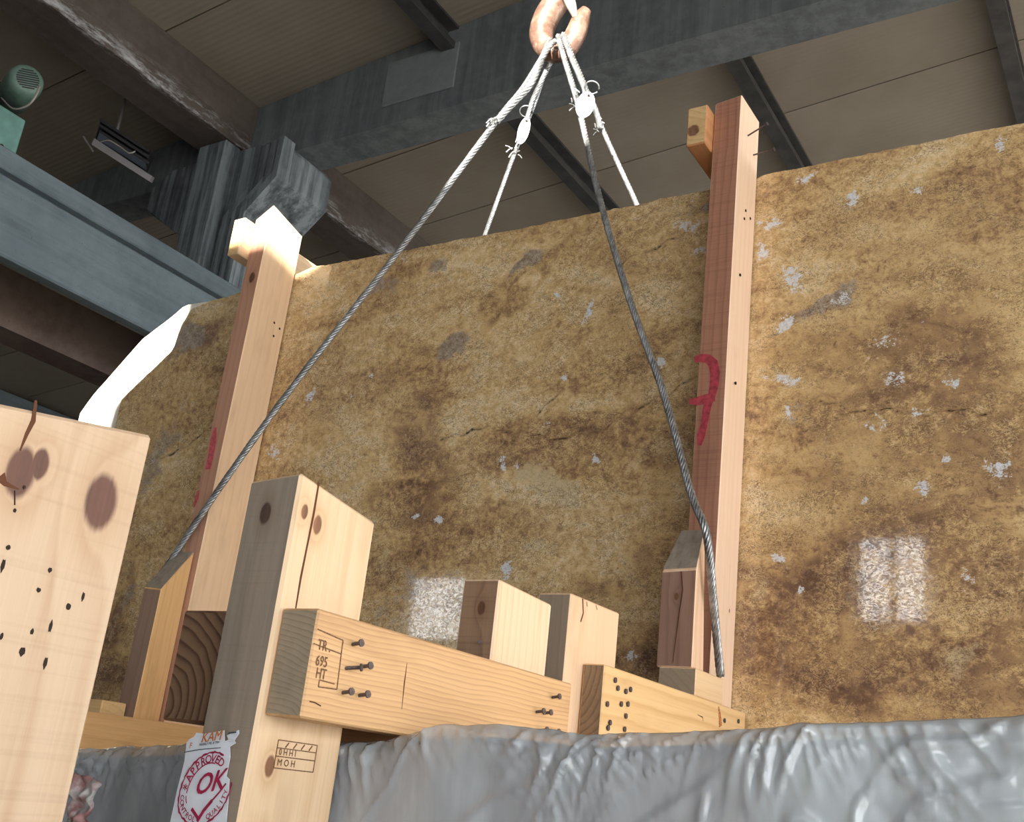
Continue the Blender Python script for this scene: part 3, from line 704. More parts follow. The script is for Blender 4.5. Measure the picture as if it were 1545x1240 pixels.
bm = bmesh.new(); hexa(bm, [(-1.059, 2.3665, .5455), (-.975, 2.3665, .5495), (-.988, 2.4335, .6560), (-1.047, 2.4335, .6560), (-1.059, 2.3660, .5475), (-.975, 2.3660, .5515), (-.988, 2.4330, .6575), (-1.047, 2.4330, .6575)])
from_bm('bevel_face', bm, grey_face('sky_grey_bevel', 44), (-1.01, 2.4, .55), st)  # sky light on the sloped top put into its grey colour
bm = ribbon([at(1028, 862, 2.3635), at(1030, 890, 2.3635), at(1024, 930, 2.3635), at(1015, 1000, 2.3635)], [.002, .003, .0022, .001], (0, -1, 0), .0005); from_bm('crack', bm, M['crack'], at(1024, 930, 2.36), st)

# the two tall posts against the slab
rp = timber('wooden_post', [(-1.087, 2.54, -.55), (-1.005, 2.54, -.55), (-1.005, 2.695, -.55), (-1.087, 2.695, -.55), (-1.062, 2.54, 1.99), (-.980, 2.54, 2.0), (-.980, 2.695, 2.005), (-1.062, 2.695, 1.99)],
  [wood('right_post_pine', (.86, .63, .455), (.74, .48, .31), 'Z', 51, (.1, .3), 34, .3, 0, [(.041, .03, 1.05, .004)]), wood('right_post_shaded', SHADE_L, SHADE_D, 'Z', 52, (.04, .08), 40, .55, 0, (), saw=.25)],  # front: same wood, its shade put into a darker, redder colour
  'tall reddish post at right with red painted mark and two long nails', .003, 1)
xr = lambda z: -1.005 + .025*(z+.55)/2.55
nail(rp, onX(1128, 205, xr(1.85)+.0), (.75, -.25, .12), .07, .0024, .0062)
nail(rp, onX(1136, 234, xr(1.75)+.0), (.75, -.05, .02), .065, .0024, .0062)
for px, py in ((1124, 318), (1131, 330), (1122, 330), (1116, 415), (1109, 578)):
    disc(rp, 'nail_hole', onX(px, py, xr(1.5)), (1, 0, 0), .004, M['dark_hole'], .0035)
yf = 2.54
mk = [[(1048, 543), (1056, 540), (1068, 541), (1076, 548), (1079, 562), (1078, 580), (1074, 597), (1070, 606)], [(1040, 606), (1052, 605), (1066, 602), (1079, 599)], [(1071, 602), (1066, 620), (1063, 640), (1058, 657), (1056, 672)]]
for mi, (l, w) in enumerate(zip(mk, ([.018, .024, .026, .028, .028, .026, .022, .018], [.014, .024, .028, .022], [.024, .022, .02, .024, .012]))):
    from_bm('paint_mark', ribbon([at(a, b, yf) for a, b in l], w, (0, -1, 0), .0006+.0005*mi), M['redpaint'], at(*l[0], yf), rp)['label'] = 'red spray paint stroke'
upb = timber('wooden_beam', box_c(-1.127, -1.0655, 2.49, 3.05, 1.826, 1.958), [wood('top_beam_pine', (.55, .27, .12), (.36, .16, .065), 'Y', 55, (.1, .1), 30, .4), wood('top_beam_end', (.70, .50, .26), (.50, .31, .13), 'Y', 56, (.2, .4), 50, .6, 0, [(-.01, -.28, .05, .019)], (.16, .075, .045))],
  'short beam lying over the slab at the top of the right-hand post', .004, 1)

lp = timber('wooden_post', [(-2.913, 2.518, -.55), (-2.835, 2.518, -.55), (-2.835, 2.695, -.55), (-2.913, 2.695, -.55), (-2.905, 2.518, 1.955), (-2.822, 2.518, 2.005), (-2.822, 2.695, 1.96), (-2.905, 2.695, 1.945)],
  [wood('left_post_pine', (.84, .60, .385), (.72, .46, .26), 'Z', 61, (.1, .3), 30, .3, 0, [(.03, .04, 1.15, .004)]), wood('left_post_shaded', (.52, .285, .19), (.36, .17, .11), 'Z', 62, (.04, .08), 36, .5, 0, [(.01, -.0885, 2.25, .014)])],  # front is a darker copy of the pine with shade in its colour
  'tall pine post at left with sunlit top and faint red marks', .004, 1)
for px, py in ((413, 487), (421, 496), (412, 507)): disc(lp, 'nail_hole', onX(px, py, -2.827), (1, 0, 0), .005, M['dark_hole'], .003)
disc(lp, 'knot', onX(305, 841, -2.832), (1, 0, 0), .012, flat('knot_brown', (.22, .09, .03), .7), .0012, 12)
for l, w in (([(325, 645), (322, 665), (318, 690), (314, 708)], [.012, .03, .026, .028]), ([(300, 740), (297, 752), (293, 765)], [.01, .018, .008])):
    from_bm('paint_mark', ribbon([at(a, b, 2.518) for a, b in l], w, (0, -1, 0), .0008), flat('faded_red_paint', (.50, .09, .10), .6, 0, 60, .3), at(*l[0], 2.518), lp)
ls = timber('strut', [(-2.94, 2.41, -.55), (-2.855, 2.41, -.55), (-2.855, 2.515, -.55), (-2.94, 2.515, -.55), (-2.94, 2.41, .512), (-2.855, 2.41, .505), (-2.855, 2.515, .655), (-2.94, 2.515, .655)],
  [wood('left_strut_pine', ORNG_L, ORNG_D, 'Z', 65, (.1, .2), 40, .3), wood('left_strut_brown', (.34, .21, .145), (.20, .115, .075), 'Z', 66, (.05, .1), 36, .45, .2)], 'strut with sloping grey top against the left-hand post', .003, 1)
bm = bmesh.new(); hexa(bm, [(-2.937, 2.412, .5145), (-2.858, 2.412, .508), (-2.858, 2.513, .655), (-2.937, 2.513, .655), (-2.937, 2.4112, .5160), (-2.858, 2.4112, .5095), (-2.858, 2.5120, .6565), (-2.937, 2.5120, .6565)])
from_bm('bevel_face', bm, grey_face('sky_grey_left_bevel', 67), (-2.9, 2.46, .51), ls)  # painted grey stands for sky light falling on the slope
timber('wooden_beam', box_c(-2.972, -2.9135, 2.475, 3.15, 1.79, 1.945), [wood('left_top_beam', PALE_L, PALE_D, 'Y', 71, (.1, .1), 30, .3), wood('left_top_beam_end', (.78, .54, .28), (.60, .36, .15), 'Y', 72, (.2, .3), 60, .5)],
  'sunlit short beam lying over the slab at the top of the left-hand post', .004, 1)
timber('wooden_beam', box_c(-2.8335, -2.78, 1.95, 2.69, -.12, .095), wood('low_beam_pine', ORNG_L, ORNG_D, 'Y', 75, (.1, .3), 30, .3), 'orange pine beam low beside the strut of the left-hand post', .003)
a = at(122, 1058, 2.40); b = at(180, 1106, 2.40)
timber('wood_block', box_c(a.x-.12, b.x, 2.31, 2.405, at(150, 1104, 2.4).z+.001, at(150, 1058, 2.4).z), wood('left_block', (.78, .52, .25), (.60, .35, .14), 'X', 77, (.1, .3), 40, .4), 'pale wood block left of the left-hand strut', .003)
lg = timber('ledger', box_c(a.x-.15, at(187, 1110, 2.38).x, 2.29, 2.405, at(150, 1104, 2.4).z-.16, at(150, 1104, 2.4).z), wood('ledger_pine', (.74, .48, .22), (.55, .31, .12), 'X', 78, (.1, .3), 40, .5), 'horizontal pine board with two nails low at left', .003)
for px, py in ((133, 1121), (166, 1124)): nail(lg, at(px, py, 2.29), (0, -1, 0), .002, .003, .006)

# foreground plank at far left
XF = -.75
def fz(y): return .258 - .16*(.59-y)
pk = [(0, .555, .0)]
def kn(px, py, r): q = onX(px, py, XF); return (q.x-(-.79), q.y-.40, q.z-FLOOR, r)
plank = timber('wooden_plank', [(-.83, .21, FLOOR), (XF, .21, FLOOR), (XF, .592, FLOOR), (-.83, .592, FLOOR), (-.83, .21, fz(.21)), (XF, .21, fz(.21)), (XF, .589, .258), (-.83, .589, .258)],
  wood('foreground_pine', (.57, .425, .29), (.40, .25, .145), 'Z', 81, (.12, -.05), 48, .42, 0, [kn(152, 757, .0155), kn(30, 712, .013), kn(60, 700, .008)], (.075, .03, .022), .62, .5, .25, .12), 'big pale plank with knots and nail holes at far left foreground', .003)
for px, py, r, el in ((75, 860, .0028, 1.1), (58, 890, .003, 1), (103, 915, .0034, 1.3), (125, 900, .002, 2.8), (48, 953, .0022, 1.6), (76, 945, .0022, 3.2), (33, 983, .004, 1.3), (68, 1000, .0026, 2.6), (12, 826, .003, 1), (4, 853, .0025, 3), (2, 960, .002, 2), (22, 770, .002, 1.4), (36, 735, .002, 1.2)):
    disc(plank, 'nail_hole', onX(px, py, XF), (1, 0, 0), r*.62, M['dark_hole'], .0006, 10, el)
for pts, w in (([(54, 604), (50, 635), (40, 655), (30, 680)], [.002, .004, .003, .001]), ([(0, 718), (8, 730), (28, 738)], [.009, .004, .001]), ([(22, 740), (22, 762)], .001)):
    from_bm('crack', ribbon([onX(a_, b_, XF) for a_, b_ in pts], w, (1, 0, 0), .0004), M['crack'] if len(pts) > 2 else M['dark_hole'], onX(*pts[0], XF), plank)

# ------------------------------------------------------------------ wrapped bundle
bm = bmesh.new(); bx_ = [-1.75, -1.45, -1.23, -1.05, -.94, -.87, -.84, -.81, -.72, -.60, -.42, -.285, -.136, .75]
prism_y(bm, [(-1.75, FLOOR), (.75, FLOOR)] + [(x, float(np.interp(x, [-1.75, -1.45, -1.23, -.90, -.84, -.81, -.72, -.60, -.42, -.285, -.136, .75], [-.02, -.003, .02, .045, .060, .072, .078, .074, .092, .107, .123, .16]))-.014) for x in bx_[::-1]], 1.17, 1.40)
bund = from_bm('stone_bundle', bm, flat('bundle_stone', (.30, .265, .285), .5, 0, 5, .25), (-.5, 1.28, FLOOR))
tag(bund, 'grey stone slabs standing under the plastic wrap', 'stone slabs')
def film_mat():
    s = NM('plastic_film'); co = s.coord()
    f = s.noise(s.mapping(co, (0, 0, 0), (0, 0, 0), (9, 9, 2.2)), 1, 5, .6, .6)
    g = s.noise(s.mapping(co, (4, 0, 3), (0, .35, 0), (34, 30, 7)), 1, 4, .6, .8)
    k = s.noise(s.mapping(co, (1, 0, 2), (0, -.6, 0), (3, 3, 1.2)), 1, 4, .55, .5)
    ridge = s.step(s.math('ABSOLUTE', s.math('SUBTRACT', g, .5)), 0, .05, 1, 0)
    c = s.mix(s.step(f, .35, .65), (.46, .50, .54), (.62, .70, .75))
    s.put(s.b.inputs['Alpha'], s.step(k, .35, .68, .45, .78))
    h = s.math('ADD', s.math('MULTIPLY', f, .8), s.math('MULTIPLY', g, .4))
    s.bump(h, .3, .006)
    return s.out(c, .16, 0, .9)
fx = np.array([-1.9, -1.75, -1.45, -1.23, -.90, -.84, -.81, -.72, -.65, -.60, -.42, -.285, -.136, .75, .9])
fz_ = np.array([-.04, -.02, -.003, .02, .045, .060, .072, .078, .076, .074, .092, .107, .123, .16, .16])
X_ = np.linspace(-1.78, .78, 760); rows = []
T = np.concatenate([np.linspace(0, 1, 90)**1.35])         # 0 at the top edge, down the front
nz = lambda x, y, z=0.: mnoise.noise(Vector((x, y, z)))
topz = np.interp(X_, fx, fz_)
Vf = []
H = .75
for i, x in enumerate(X_):
    tz = topz[i] + .003*nz(x*14, 1.7) + .0015*nz(x*50, 4)
    gather = min(1., max(.15, nz(x*6, 9.)*1.3 + .7))
    # a strip lying back over the top
    for q in (.27, .2, .1, .03):
        Vf.append((x, 1.14+q, tz - .004 + .004*nz(x*11, q*9) - q*.02))
    for t in T:
        d = t*H
        Lf = .05+.09*max(0, nz(x*7, 21.)); fold = min(1., d/.008)*math.exp(-(d/Lf)**2)*gather
        w = -.013*fold*(1-min(1., 7.5*abs(nz(x*30 + 5*nz(x*4, d*3), d*5+x, 2))))**1.2 - .008*fold*(1-min(1., 8*abs(nz(x*52 - d*34 + 3*nz(x*6, d*5), d*6, 12)))) - .007*math.exp(-d/.35)*(1-min(1., 9*abs(nz(x*11 + d*16 + 3*nz(x*4, d*6), d*7, 32))))**1.5 + .003*fold*nz(x*70, d*9, 6) + .004*math.exp(-d/.3)*nz(x*16+d*7, d*6, 5) + .006*nz(x*4+d*3, d*3.5, 8) + .012*math.exp(-((d-.07)/.03)**2)*max(0, nz(x*13, 3.3))
        bulge = -.012*(1-math.exp(-d/.03))
        rnd = .010*math.exp(-d/.008)
        Vf.append((x, 1.150 + rnd + bulge + w, tz - d))
nr = 4+len(T); Vf = np.array(Vf); Vf[:, 1] = np.where((Vf[:, 0] > -1.04) & (Vf[:, 0] < -.92), np.maximum(Vf[:, 1], 1.1275), Vf[:, 1])
ii = np.arange(len(X_)*nr).reshape(len(X_), nr)
Ff = np.stack([ii[:-1, :-1].ravel(), ii[:-1, 1:].ravel(), ii[1:, 1:].ravel(), ii[1:, :-1].ravel()], -1).tolist()
me = bpy.data.meshes.new('plastic_wrap'); org = np.array((-.5, 1.15, -.04)); me.from_pydata((Vf-org).tolist(), [], Ff); me.update()
for p in me.polygons: p.use_smooth = True
me.materials.append(film_mat())
film = bpy.data.objects.new('plastic_wrap', me); link(film); film.location = org
tag(film, 'crinkled cloudy plastic film wrapped over the stone bundle', 'plastic film')
# torn scrap of film and tape beside the plank
bm = bmesh.new(); n = 16; vv = []
c0 = [at(112, 1164, .93), at(152, 1180, .93), at(132, 1240, .93), at(100, 1240, .93)]
for i in range(n):
    for j in range(n):
        u, v = i/(n-1), j/(n-1); p = c0[0].lerp(c0[1], u).lerp(c0[3].lerp(c0[2], u), v)
        p = p + Vector((.006*nz(u*6, v*5, 1), .015*nz(u*4, v*4, 7), .008*nz(u*7, v*2, 3)*(1-v)))
        vv.append(bm.verts.new(p))
for i in range(n-1):
    for j in range(n-1): bm.faces.new((vv[i*n+j], vv[i*n+n+j], vv[i*n+n+j+1], vv[i*n+j+1]))
bmesh.ops.solidify(bm, geom=list(bm.faces), thickness=.0012)
def scrap_mat():
    s = NM('pink_film_scrap'); f = s.noise(s.coord(), 45, 3, .5)
    return s.out(s.mix(s.step(f, .42, .58), (.82, .80, .80), (.62, .36, .35)), .3, 0, .6)
tag(from_bm('film_scrap', bm, scrap_mat(), c0[3], None, True), 'torn pinkish white scrap of film beside the foreground plank', 'film scrap')

# ------------------------------------------------------------------ paper label on the near post
LY = .9625
A0, A1, A2, A3 = at(286, 1106, LY), at(362, 1101, LY), at(340, 1262, LY), at(252, 1262, LY)
def lab(u, v, d=0.): # u right, v down in label space
    p = A0.lerp(A1, u).lerp(A3.lerp(A2, u), v); return Vector((p.x, LY-d+.0006*math.sin(u*9+v*13), p.z))
out = [(.02, .06), (.10, .04), (.14, .0), (.30, .015), (.70, -.005), (.735, .10), (.80, .09), (.76, .045), (.98, .0), (1.0, .035), (.93, .10), (.97, .13), (.86, .16), (.90, .26), (.87, .44), (.93, .47), (.98, .70), (1., 1.), (0, 1.), (.0, .55), (.03, .28), (-.02, .10)]
bm = bmesh.new(); a = [bm.verts.new(lab(u, v, .0005)) for u, v in out]; b = [bm.verts.new(lab(u, v)) for u, v in out]
bmesh.ops.triangle_fill(bm, edges=[bm.edges.new((a[i], a[(i+1) % len(a)])) for i in range(len(a))])
bmesh.ops.triangle_fill(bm, edges=[bm.edges.new((b[i], b[(i+1) % len(b)])) for i in range(len(b))])
for i in range(len(a)):
    j = (i+1) % len(a); bm.faces.new((a[i], b[i], b[j], a[j]))
label_o = from_bm('paper_label', bm, M['paper'], lab(.5, .5))
tag(label_o, 'torn white label with red APPROVED OK stamp stuck to the near post', 'label')
D_ = .0022
def strip_lab(bm, pts, w, d=D_):
    """stroke through label-space points, width in metres"""
    P = [lab(u, v, d) for u, v in pts]; n = len(P); L = []
    for i in range(n):
        t = (P[min(i+1, n-1)]-P[max(i-1, 0)]).normalized(); s_ = Vector((0, -1, 0)).cross(t); ww = w[i] if isinstance(w, list) else w
        L.append((bm.verts.new(P[i]+s_*ww/2), bm.verts.new(P[i]-s_*ww/2)))
    for i in range(n-1): bm.faces.new((L[i][0], L[i+1][0], L[i+1][1], L[i][1]))
lw_ = (A1-A0).length
cu_, cv_ = .54, .55
def ell(r, th): return (cu_ + .46*r*math.cos(th) + .04*r*math.sin(th), cv_ - .345*r*math.sin(th))
bm = bmesh.new()
nn = 72; th0, th1 = math.radians(62), math.radians(62+306)
ths = [th0+(th1-th0)*i/nn for i in range(nn+1)]
strip_lab(bm, [ell(1.0+.012*math.sin(30*t), t) for t in ths], [.0021+.0006*math.sin(17*t) for t in ths])
for d0, d1, w in ((75, 190, .0014), (196, 215, .0013)):
    tt = [math.radians(d0+(d1-d0)*i/30) for i in range(31)]; strip_lab(bm, [ell(.70, t) for t in tt], w)
def letters(word, a0, a1, r, size, flip=False):
    for i, ch in enumerate(word):
        t = math.radians(a0+(a1-a0)*i/(len(word)-1)); p = lab(*ell(r, t), D_); q = lab(*ell(r+.05, t), D_); upv = (q-p).normalized()
        if flip: upv = -upv
        right = upv.cross(Vector((0, 1, 0))); right = -right if right.dot(Vector((1, 0, 0))*upv.z) < 0 else right
        text_bm(bm, ch, p-upv*size*.35, right, upv, (0, -1, 0), size, .0, 1., 0, 'CENTER')
letters('APPROVED', 158, 58, .83, .0130)
letters('CONTROL', 196, 258, .85, .0085, True)
letters('QUALITY', 296, 352, .85, .0085, True)
letters('*', 178, 178.1, .83, .012) if False else None
text_bm(bm, '*', lab(*ell(.83, math.radians(178)), D_)-Vector((.003, 0, .007)), (1, 0, 0), (0, 0, 1), (0, -1, 0), .016, 0)
o_ = lab(.36, .615, D_); ok_r = (lab(.75, .56, D_)-lab(.34, .61, D_)).normalized()
text_bm(bm, 'OK', o_, ok_r, (.18, 0, .98), (0, -1, 0), .0345, 0, .88)
strip_lab(bm, [(.36, .74), (.52, .84)], .004); strip_lab(bm, [(.50, .86), (.58, .76), (.70, .665)], .0042); strip_lab(bm, [(.70, .665), (.80, .595), (.90, .51)], .0022)
from_bm('stamp_print', bm, M['redink'], lab(.5, .5, D_), label_o)['label'] = 'round red APPROVED OK QUALITY CONTROL stamp'
bm = bmesh.new(); text_bm(bm, 'KAM', lab(.30, .105, D_), (lab(.6, .09)-lab(.3, .105)).normalized(), (.12, 0, .99), (0, -1, 0), .0165, 0, .92); text_bm(bm, 'F', lab(.08, .15, D_), (1, 0, 0), (0, 0, 1), (0, -1, 0), .009, 0)
from_bm('name_print', bm, M['orangeink'], lab(.4, .1, D_), label_o)
bm = bmesh.new(); strip_lab(bm, [(.0, .19), (.3, .172), (.70, .165)], .0009); strip_lab(bm, [(.80, .028), (.96, .022)], .0016); text_bm(bm, 'MARBLE MIL & TRA', lab(.28, .138, D_), (lab(.6, .09)-lab(.3, .105)).normalized(), (.12, 0, .99), (0, -1, 0), .0042, 0, .9)
from_bm('rule_print', bm, M['darkink'], lab(.4, .15, D_), label_o)

# ------------------------------------------------------------------ crane hook, slings, tags
HY = 2.75
hp = [(872, -60), (858, -25), (843, -2), (826, 24), (817, 50), (822, 72), (838, 80), (857, 72), (869, 50), (877, 28), (885, 14)]
hr = [24, 24, 23, 23.5, 22, 19, 17.5, 17.5, 18.5, 16, 9]
mpp = 3.35/F_PX*1.02
P3 = [at(x, y, HY + (.0 if i < 4 else .0)) for i, (x, y) in enumerate(hp)]
dense = smooth_path(P3, .012); 
cum = [0];
for i in range(1, len(dense)): cum.append(cum[-1]+(dense[i]-dense[i-1]).length)
kc = [0]
for i in range(1, len(P3)): kc.append(kc[-1]+(P3[i]-P3[i-1]).length)
sc_ = cum[-1]/kc[-1]
rad = [float(np.interp(c/sc_, kc, [q*mpp for q in hr])) for c in cum]
hookE = empty('crane_hook', P3[1]); tag(hookE, 'forged steel crane hook carrying the slings at top centre', 'hook')
bm = bmesh.new(); add_tube(bm, dense, 1, 16, True, rad); from_bm('hook_body', bm, M['hook'], P3[5], hookE, True)
bm = bmesh.new(); add_tube(bm, [at(846, -40, HY-.035), at(855, -10, HY-.04), at(862, 8, HY-.04), at(868, 26, HY-.03)], .018, 10, True, [.02, .022, .019, .010]); from_bm('safety_latch', bm, flat('latch_steel', (.5, .44, .40), .4, .4), at(860, 0, HY), hookE, True)
bm = bmesh.new(); q = at(858, -42, HY); add_box(bm, q.x-.10, q.x+.10, HY-.06, HY+.06, q.z-.01, q.z+.18); bevel_bm(bm, .02, 3); from_bm('swivel_block', bm, M['hook_red'], q, hookE)
bm = bmesh.new(); q = at(822, 76, HY-.055); text_bm(bm, '2 TON', q, rt, up, -fw, .022, .0)
from_bm('stamped_text', bm, flat('stamped_text', (.42, .36, .32), .5, .2), q, hookE)

slm = M['steel']
def sling(label, pts, R, eye_pts, eye_R, frays, fray_at):
    root = empty('wire_sling', pts[0]); tag(root, label, 'wire sling', 'wire rope slings on the hook')
    bm = bmesh.new(); add_rope(bm, pts, R, R*8.5); from_bm('rope', bm, slm, pts[0], root, True)
    bm = bmesh.new(); add_rope(bm, eye_pts, eye_R, eye_R*9, 6, .008); from_bm('eye_loop', bm, slm, eye_pts[0], root, True)
    for i in range(frays):
        rr = random.Random(i*7+len(label)); bm = bmesh.new(); p = Vector(fray_at) + Vector((rr.uniform(-.02, .02), rr.uniform(-.01, .01), rr.uniform(-.025, .025)))
        d = Vector((rr.uniform(-1, 1), rr.uniform(-.7, .2), rr.uniform(-1, .5))).normalized()*.028
        add_tube(bm, [p, p+d*.5+Vector((0, 0, .004)), p+d], .0022, 5); from_bm('frayed_wire', bm, M['steel'], p, root)
    return root
L = lambda *q: at(*q)
sling('front left wire sling slanting down to the left-hand strut', [L(838, 62, 2.69), L(826, 74, 2.665), L(790, 132, 2.645), L(745, 188, 2.625), L(600, 381, 2.57), L(420, 612, 2.50), L(262, 838, 2.492), L(247, 868, 2.50), L(238, 905, 2.48)], .0115,
      [L(830, 60, 2.72), L(815, 96, 2.66), L(800, 128, 2.632), L(775, 155, 2.625), L(748, 184, 2.61)], .013, 9, L(747, 186, 2.61))
sling('front right wire sling running down beside the right-hand post', [L(842, 54, 2.70), L(852, 90, 2.66), L(872, 158, 2.63), L(905, 300, 2.555), L(950, 452, 2.505), L(1000, 590, 2.465), L(1042, 742, 2.40), L(1066, 806, 2.375), L(1076, 905, 2.43), L(1087, 1020, 2.515)], .0105,
      [L(850, 52, 2.70), L(862, 84, 2.665), L(874, 112, 2.64), L(884, 140, 2.62), L(878, 160, 2.615)], .012, 5, L(868, 152, 2.61))
sling('rear left wire sling disappearing behind the slab top near the oval tag', [L(834, 80, 2.78), L(822, 110, 2.80), L(805, 160, 2.84), L(775, 235, 2.90), L(735, 345, 2.98), L(715, 400, 3.05)], .0085,
      [L(836, 84, 2.80), L(818, 120, 2.80), L(804, 150, 2.82), L(795, 180, 2.84), L(784, 215, 2.87)], .0095, 10, L(778, 224, 2.87))
sling('rear right wire sling disappearing behind the slab top beside the dark cable', [L(856, 72, 2.78), L(872, 110, 2.80), L(890, 150, 2.84), L(918, 215, 2.90), L(957, 300, 2.98), L(985, 365, 3.05)], .0095,
      [L(852, 62, 2.77), L(866, 98, 2.78), L(886, 140, 2.80), L(900, 170, 2.84), L(906, 195, 2.87)], .011, 6, L(903, 190, 2.87))
def oval_tag(name_lab, px, py, Y, hw, hh, tilt, ring_px):
    c = at(px, py, Y); root = empty('sling_tag', c); tag(root, name_lab, 'tag')
    n_ = (-c).normalized(); n_ = (n_ + Vector((.25, 0, 0))).normalized(); u_ = Vector((0, 0, 1)); u_ = (u_-n_*u_.dot(n_)).normalized(); r_ = u_.cross(n_)
    u2 = u_*math.cos(tilt)+r_*math.sin(tilt); r2 = r_*math.cos(tilt)-u_*math.sin(tilt)
    bm = bmesh.new(); k = 28
    f_ = [bm.verts.new(c+r2*hw*math.cos(2*math.pi*i/k)+u2*hh*math.sin(2*math.pi*i/k)+n_*.002) for i in range(k)]
    b_ = [bm.verts.new(c+r2*hw*math.cos(2*math.pi*i/k)+u2*hh*math.sin(2*math.pi*i/k)-n_*.002) for i in range(k)]
    bm.faces.new(f_); bm.faces.new(b_[::-1])
    for i in range(k): bm.faces.new((f_[i], b_[i], b_[(i+1) % k], f_[(i+1) % k]))
    from_bm('plate', bm, M['tag'], c, root)
    disc(root, 'eyelet', c+u2*hh*.72+n_*.0022, n_, .005, M['dark_hole'], .0008)
    bm = bmesh.new(); rc = at(*ring_px, Y); rr = .024
    add_tube(bm, [rc + r2*rr*math.cos(2*math.pi*i/20) + (u2*.8+n_*.5)*rr*math.sin(2*math.pi*i/20) for i in range(20)], .0028, 6)
    from_bm('wire_ring', bm, M['steel'], rc, root, True)
    bm = bmesh.new()
    for i in range(6):
        for j in range(2):
            q = c + r2*hw*(.1+.32*j) + u2*hh*(-.55+.17*i) + n_*.0026
            text_bm(bm, random.Random(i*2+j).choice('IHE'), q, r2, u2, n_, .010, 0)
    return root, bm
r1, bm = oval_tag('white oval tag hanging from the rear left sling', 790, 197, 2.83, .021, .050, math.radians(4), (794, 168)); from_bm('tag_print', bm, M['darkink'], r1['_o'], r1)
r2_, bm = oval_tag('white oval tag hanging from the right slings', 883, 158, 2.60, .030, .043, math.radians(8), (893, 132)); bm.free()

# ------------------------------------------------------------------ hoist motor, control box and floodlight above the girder
mo = empty('hoist_motor', at(30, 165, 3.2)); tag(mo, 'green electric motor with slotted fan cowl at the left edge', 'motor')
def cyl_dir(bm, p, d, prof_, k=24):
    d = Vector(d).normalized(); n = d.orthogonal().normalized(); b = d.cross(n); R_ = []
    for (l, r) in prof_: R_.append([bm.verts.new(Vector(p)+d*l+(n*math.cos(2*math.pi*j/k)+b*math.sin(2*math.pi*j/k))*r) for j in range(k)])
    for i in range(len(R_)-1):
        for j in range(k): bm.faces.new((R_[i][j], R_[i][(j+1) % k], R_[i+1][(j+1) % k], R_[i+1][j]))
    bm.faces.new(R_[0][::-1]); bm.faces.new(R_[-1])
MY = 3.0; mc = at(38, 124, MY); ax = (rt*.62 - fw*.75 + up*.12).normalized()
bm = bmesh.new(); cyl_dir(bm, mc, ax, [(-.30, .10), (-.06, .105), (-.0, .105), (.035, .098), (.055, .075)]); from_bm('cowl', bm, M['motor_green'], mc, mo, True)
e1 = ax.orthogonal().normalized(); e1 = (up-ax*up.dot(ax)).normalized(); e2 = ax.cross(e1)
for i in range(9):
    t = -.056+.014*i; hl = math.sqrt(max(.0, .066**2-t*t)); c = mc+ax*.056
    bm = bmesh.new(); hexa(bm, [c+e1*(t+a_)+e2*b_*hl+ax*d_ for d_ in (-.001, .003) for a_, b_ in ((-.0035, -1), (.0035, -1), (.0035, 1), (-.0035, 1))])
    from_bm('vent_slot', bm, M['lamp_black'], c, mo)
bm = bmesh.new(); add_tube(bm, smooth_path([at(2, 148, MY-.02), at(20, 164, MY-.05), at(40, 160, MY-.05), at(52, 148, MY-.05), at(60, 130, MY-.02)], .02), .006, 6); from_bm('cable', bm, M['cable_grey'], at(20, 164, MY), mo, True)
c = at(10, 150, MY+.15); bm = bmesh.new(); add_box(bm, c.x-.16, c.x+.04, MY+.05, MY+.22, c.z-.05, c.z+.07); bevel_bm(bm, .01); from_bm('mounting', bm, M['lamp_black'], c, mo)
bm = bmesh.new(); c = at(20, 200, 3.0); hz0 = 3.2012
add_box(bm, -5.755, -5.60, 2.4, at(42, 190, 3.0).y, hz0, at(25, 168, 3.0).z); 
bm.free(); bm = bmesh.new()
q = at(40, 182, 3.12); add_box(bm, q.x-.26, q.x, 2.75, 3.12, hz0, q.z); bevel_bm(bm, .008)
cbx = from_bm('control_box', bm, M['box_green'], (q.x-.13, 2.95, hz0)); tag(cbx, 'turquoise metal box on the crane girder under the motor', 'box')
disc(cbx, 'slot_hole', (q.x+.001, 3.02, hz0+.12), (1, 0, 0), .014, M['dark_hole'], .001, 8, .5)

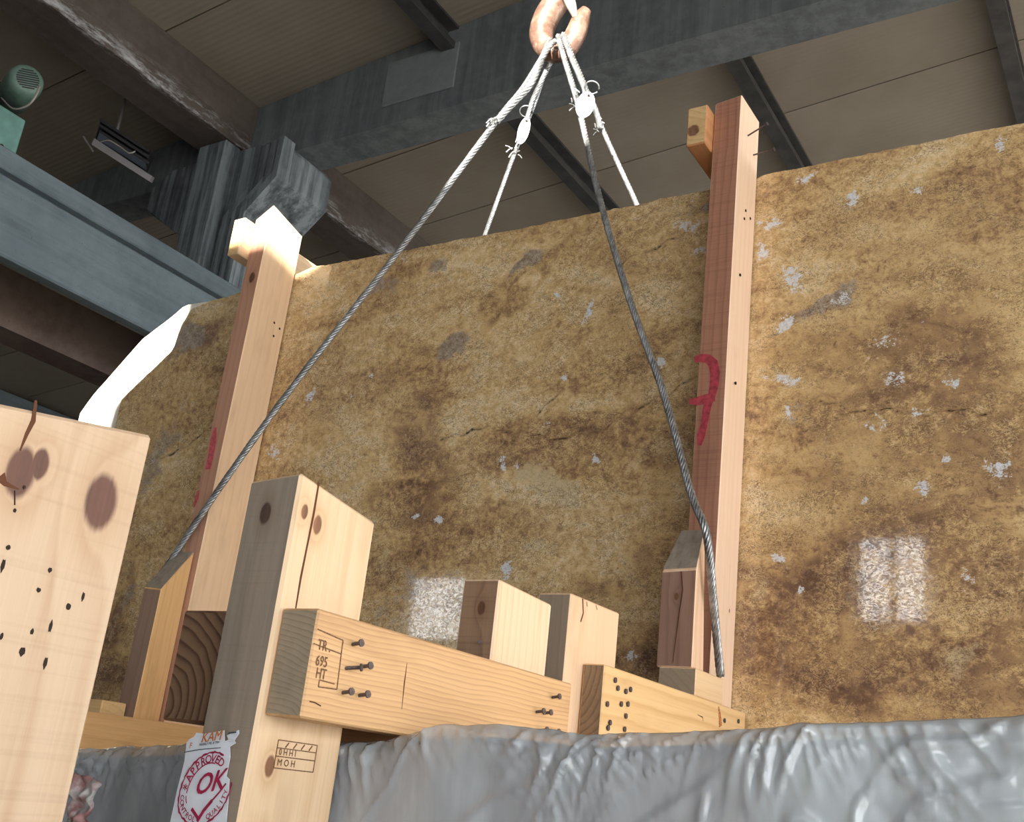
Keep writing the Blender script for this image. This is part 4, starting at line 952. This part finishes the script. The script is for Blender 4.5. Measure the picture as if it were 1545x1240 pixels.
fl = empty('floodlight', at(180, 215, 4.3)); tag(fl, 'dark floodlight fixture hanging below the roof left of the column', 'floodlight')
FY = 4.3
def quad_solid(px4, Y4, th, dirv):
    bm = bmesh.new(); P = [at(x, y, Y) for (x, y), Y in zip(px4, Y4)]; dv = Vector(dirv)*th
    hexa(bm, [P[0]+dv, P[1]+dv, P[2]+dv, P[3]+dv, P[0], P[1], P[2], P[3]]); return bm
tow = fw
bm = quad_solid([(140, 215), (214, 262), (228, 232), (152, 178)], [4.1, 4.4, 4.45, 4.15], .10, tow); bevel_bm(bm, .01); from_bm('housing', bm, M['lamp_black'], at(180, 220, FY), fl)
bm = quad_solid([(138, 218), (226, 274), (230, 266), (142, 208)], [4.06, 4.36, 4.36, 4.06], .05, tow); from_bm('rim', bm, M['lamp_grey'], at(180, 240, FY), fl)
bm = quad_solid([(146, 210), (220, 256), (220, 246), (150, 200)], [4.07, 4.37, 4.37, 4.07], .02, tow); from_bm('lens', bm, M['lamp_glass'], at(180, 225, FY), fl)
for dy in (0, 9, 18):
    bm = quad_solid([(150, 192-dy+8), (224, 240-dy+8), (225, 236-dy+8), (151, 188-dy+8)], [4.09, 4.39, 4.39, 4.09], .04, tow); from_bm('cooling_fin', bm, M['lamp_black'], at(187, 214-dy, FY), fl)
bm = bmesh.new(); add_tube(bm, smooth_path([at(152, 214, 4.05), at(165, 212, 4.05), at(182, 222, 4.1), at(195, 231, 4.12), at(204, 228, 4.15)], .02), .005, 6); from_bm('cable', bm, M['cable_grey'], at(165, 212, 4.05), fl, True)
bm = bmesh.new(); add_tube(bm, [at(126, 206, 4.04), at(140, 228, 4.08)], .008, 6); from_bm('bracket', bm, M['lamp_grey'], at(130, 210, 4.05), fl)
bm = bmesh.new(); add_tube(bm, [at(176, 200, 4.35), at(176, 200, 4.35)+Vector((0, 0, roof_z(at(176, 200, 4.35).x)-at(176, 200, 4.35).z-.002))], .012, 8); from_bm('hanger', bm, M['lamp_grey'], at(176, 200, 4.35), fl)
for o in bpy.data.objects:
    if '_o' in o: del o['_o']
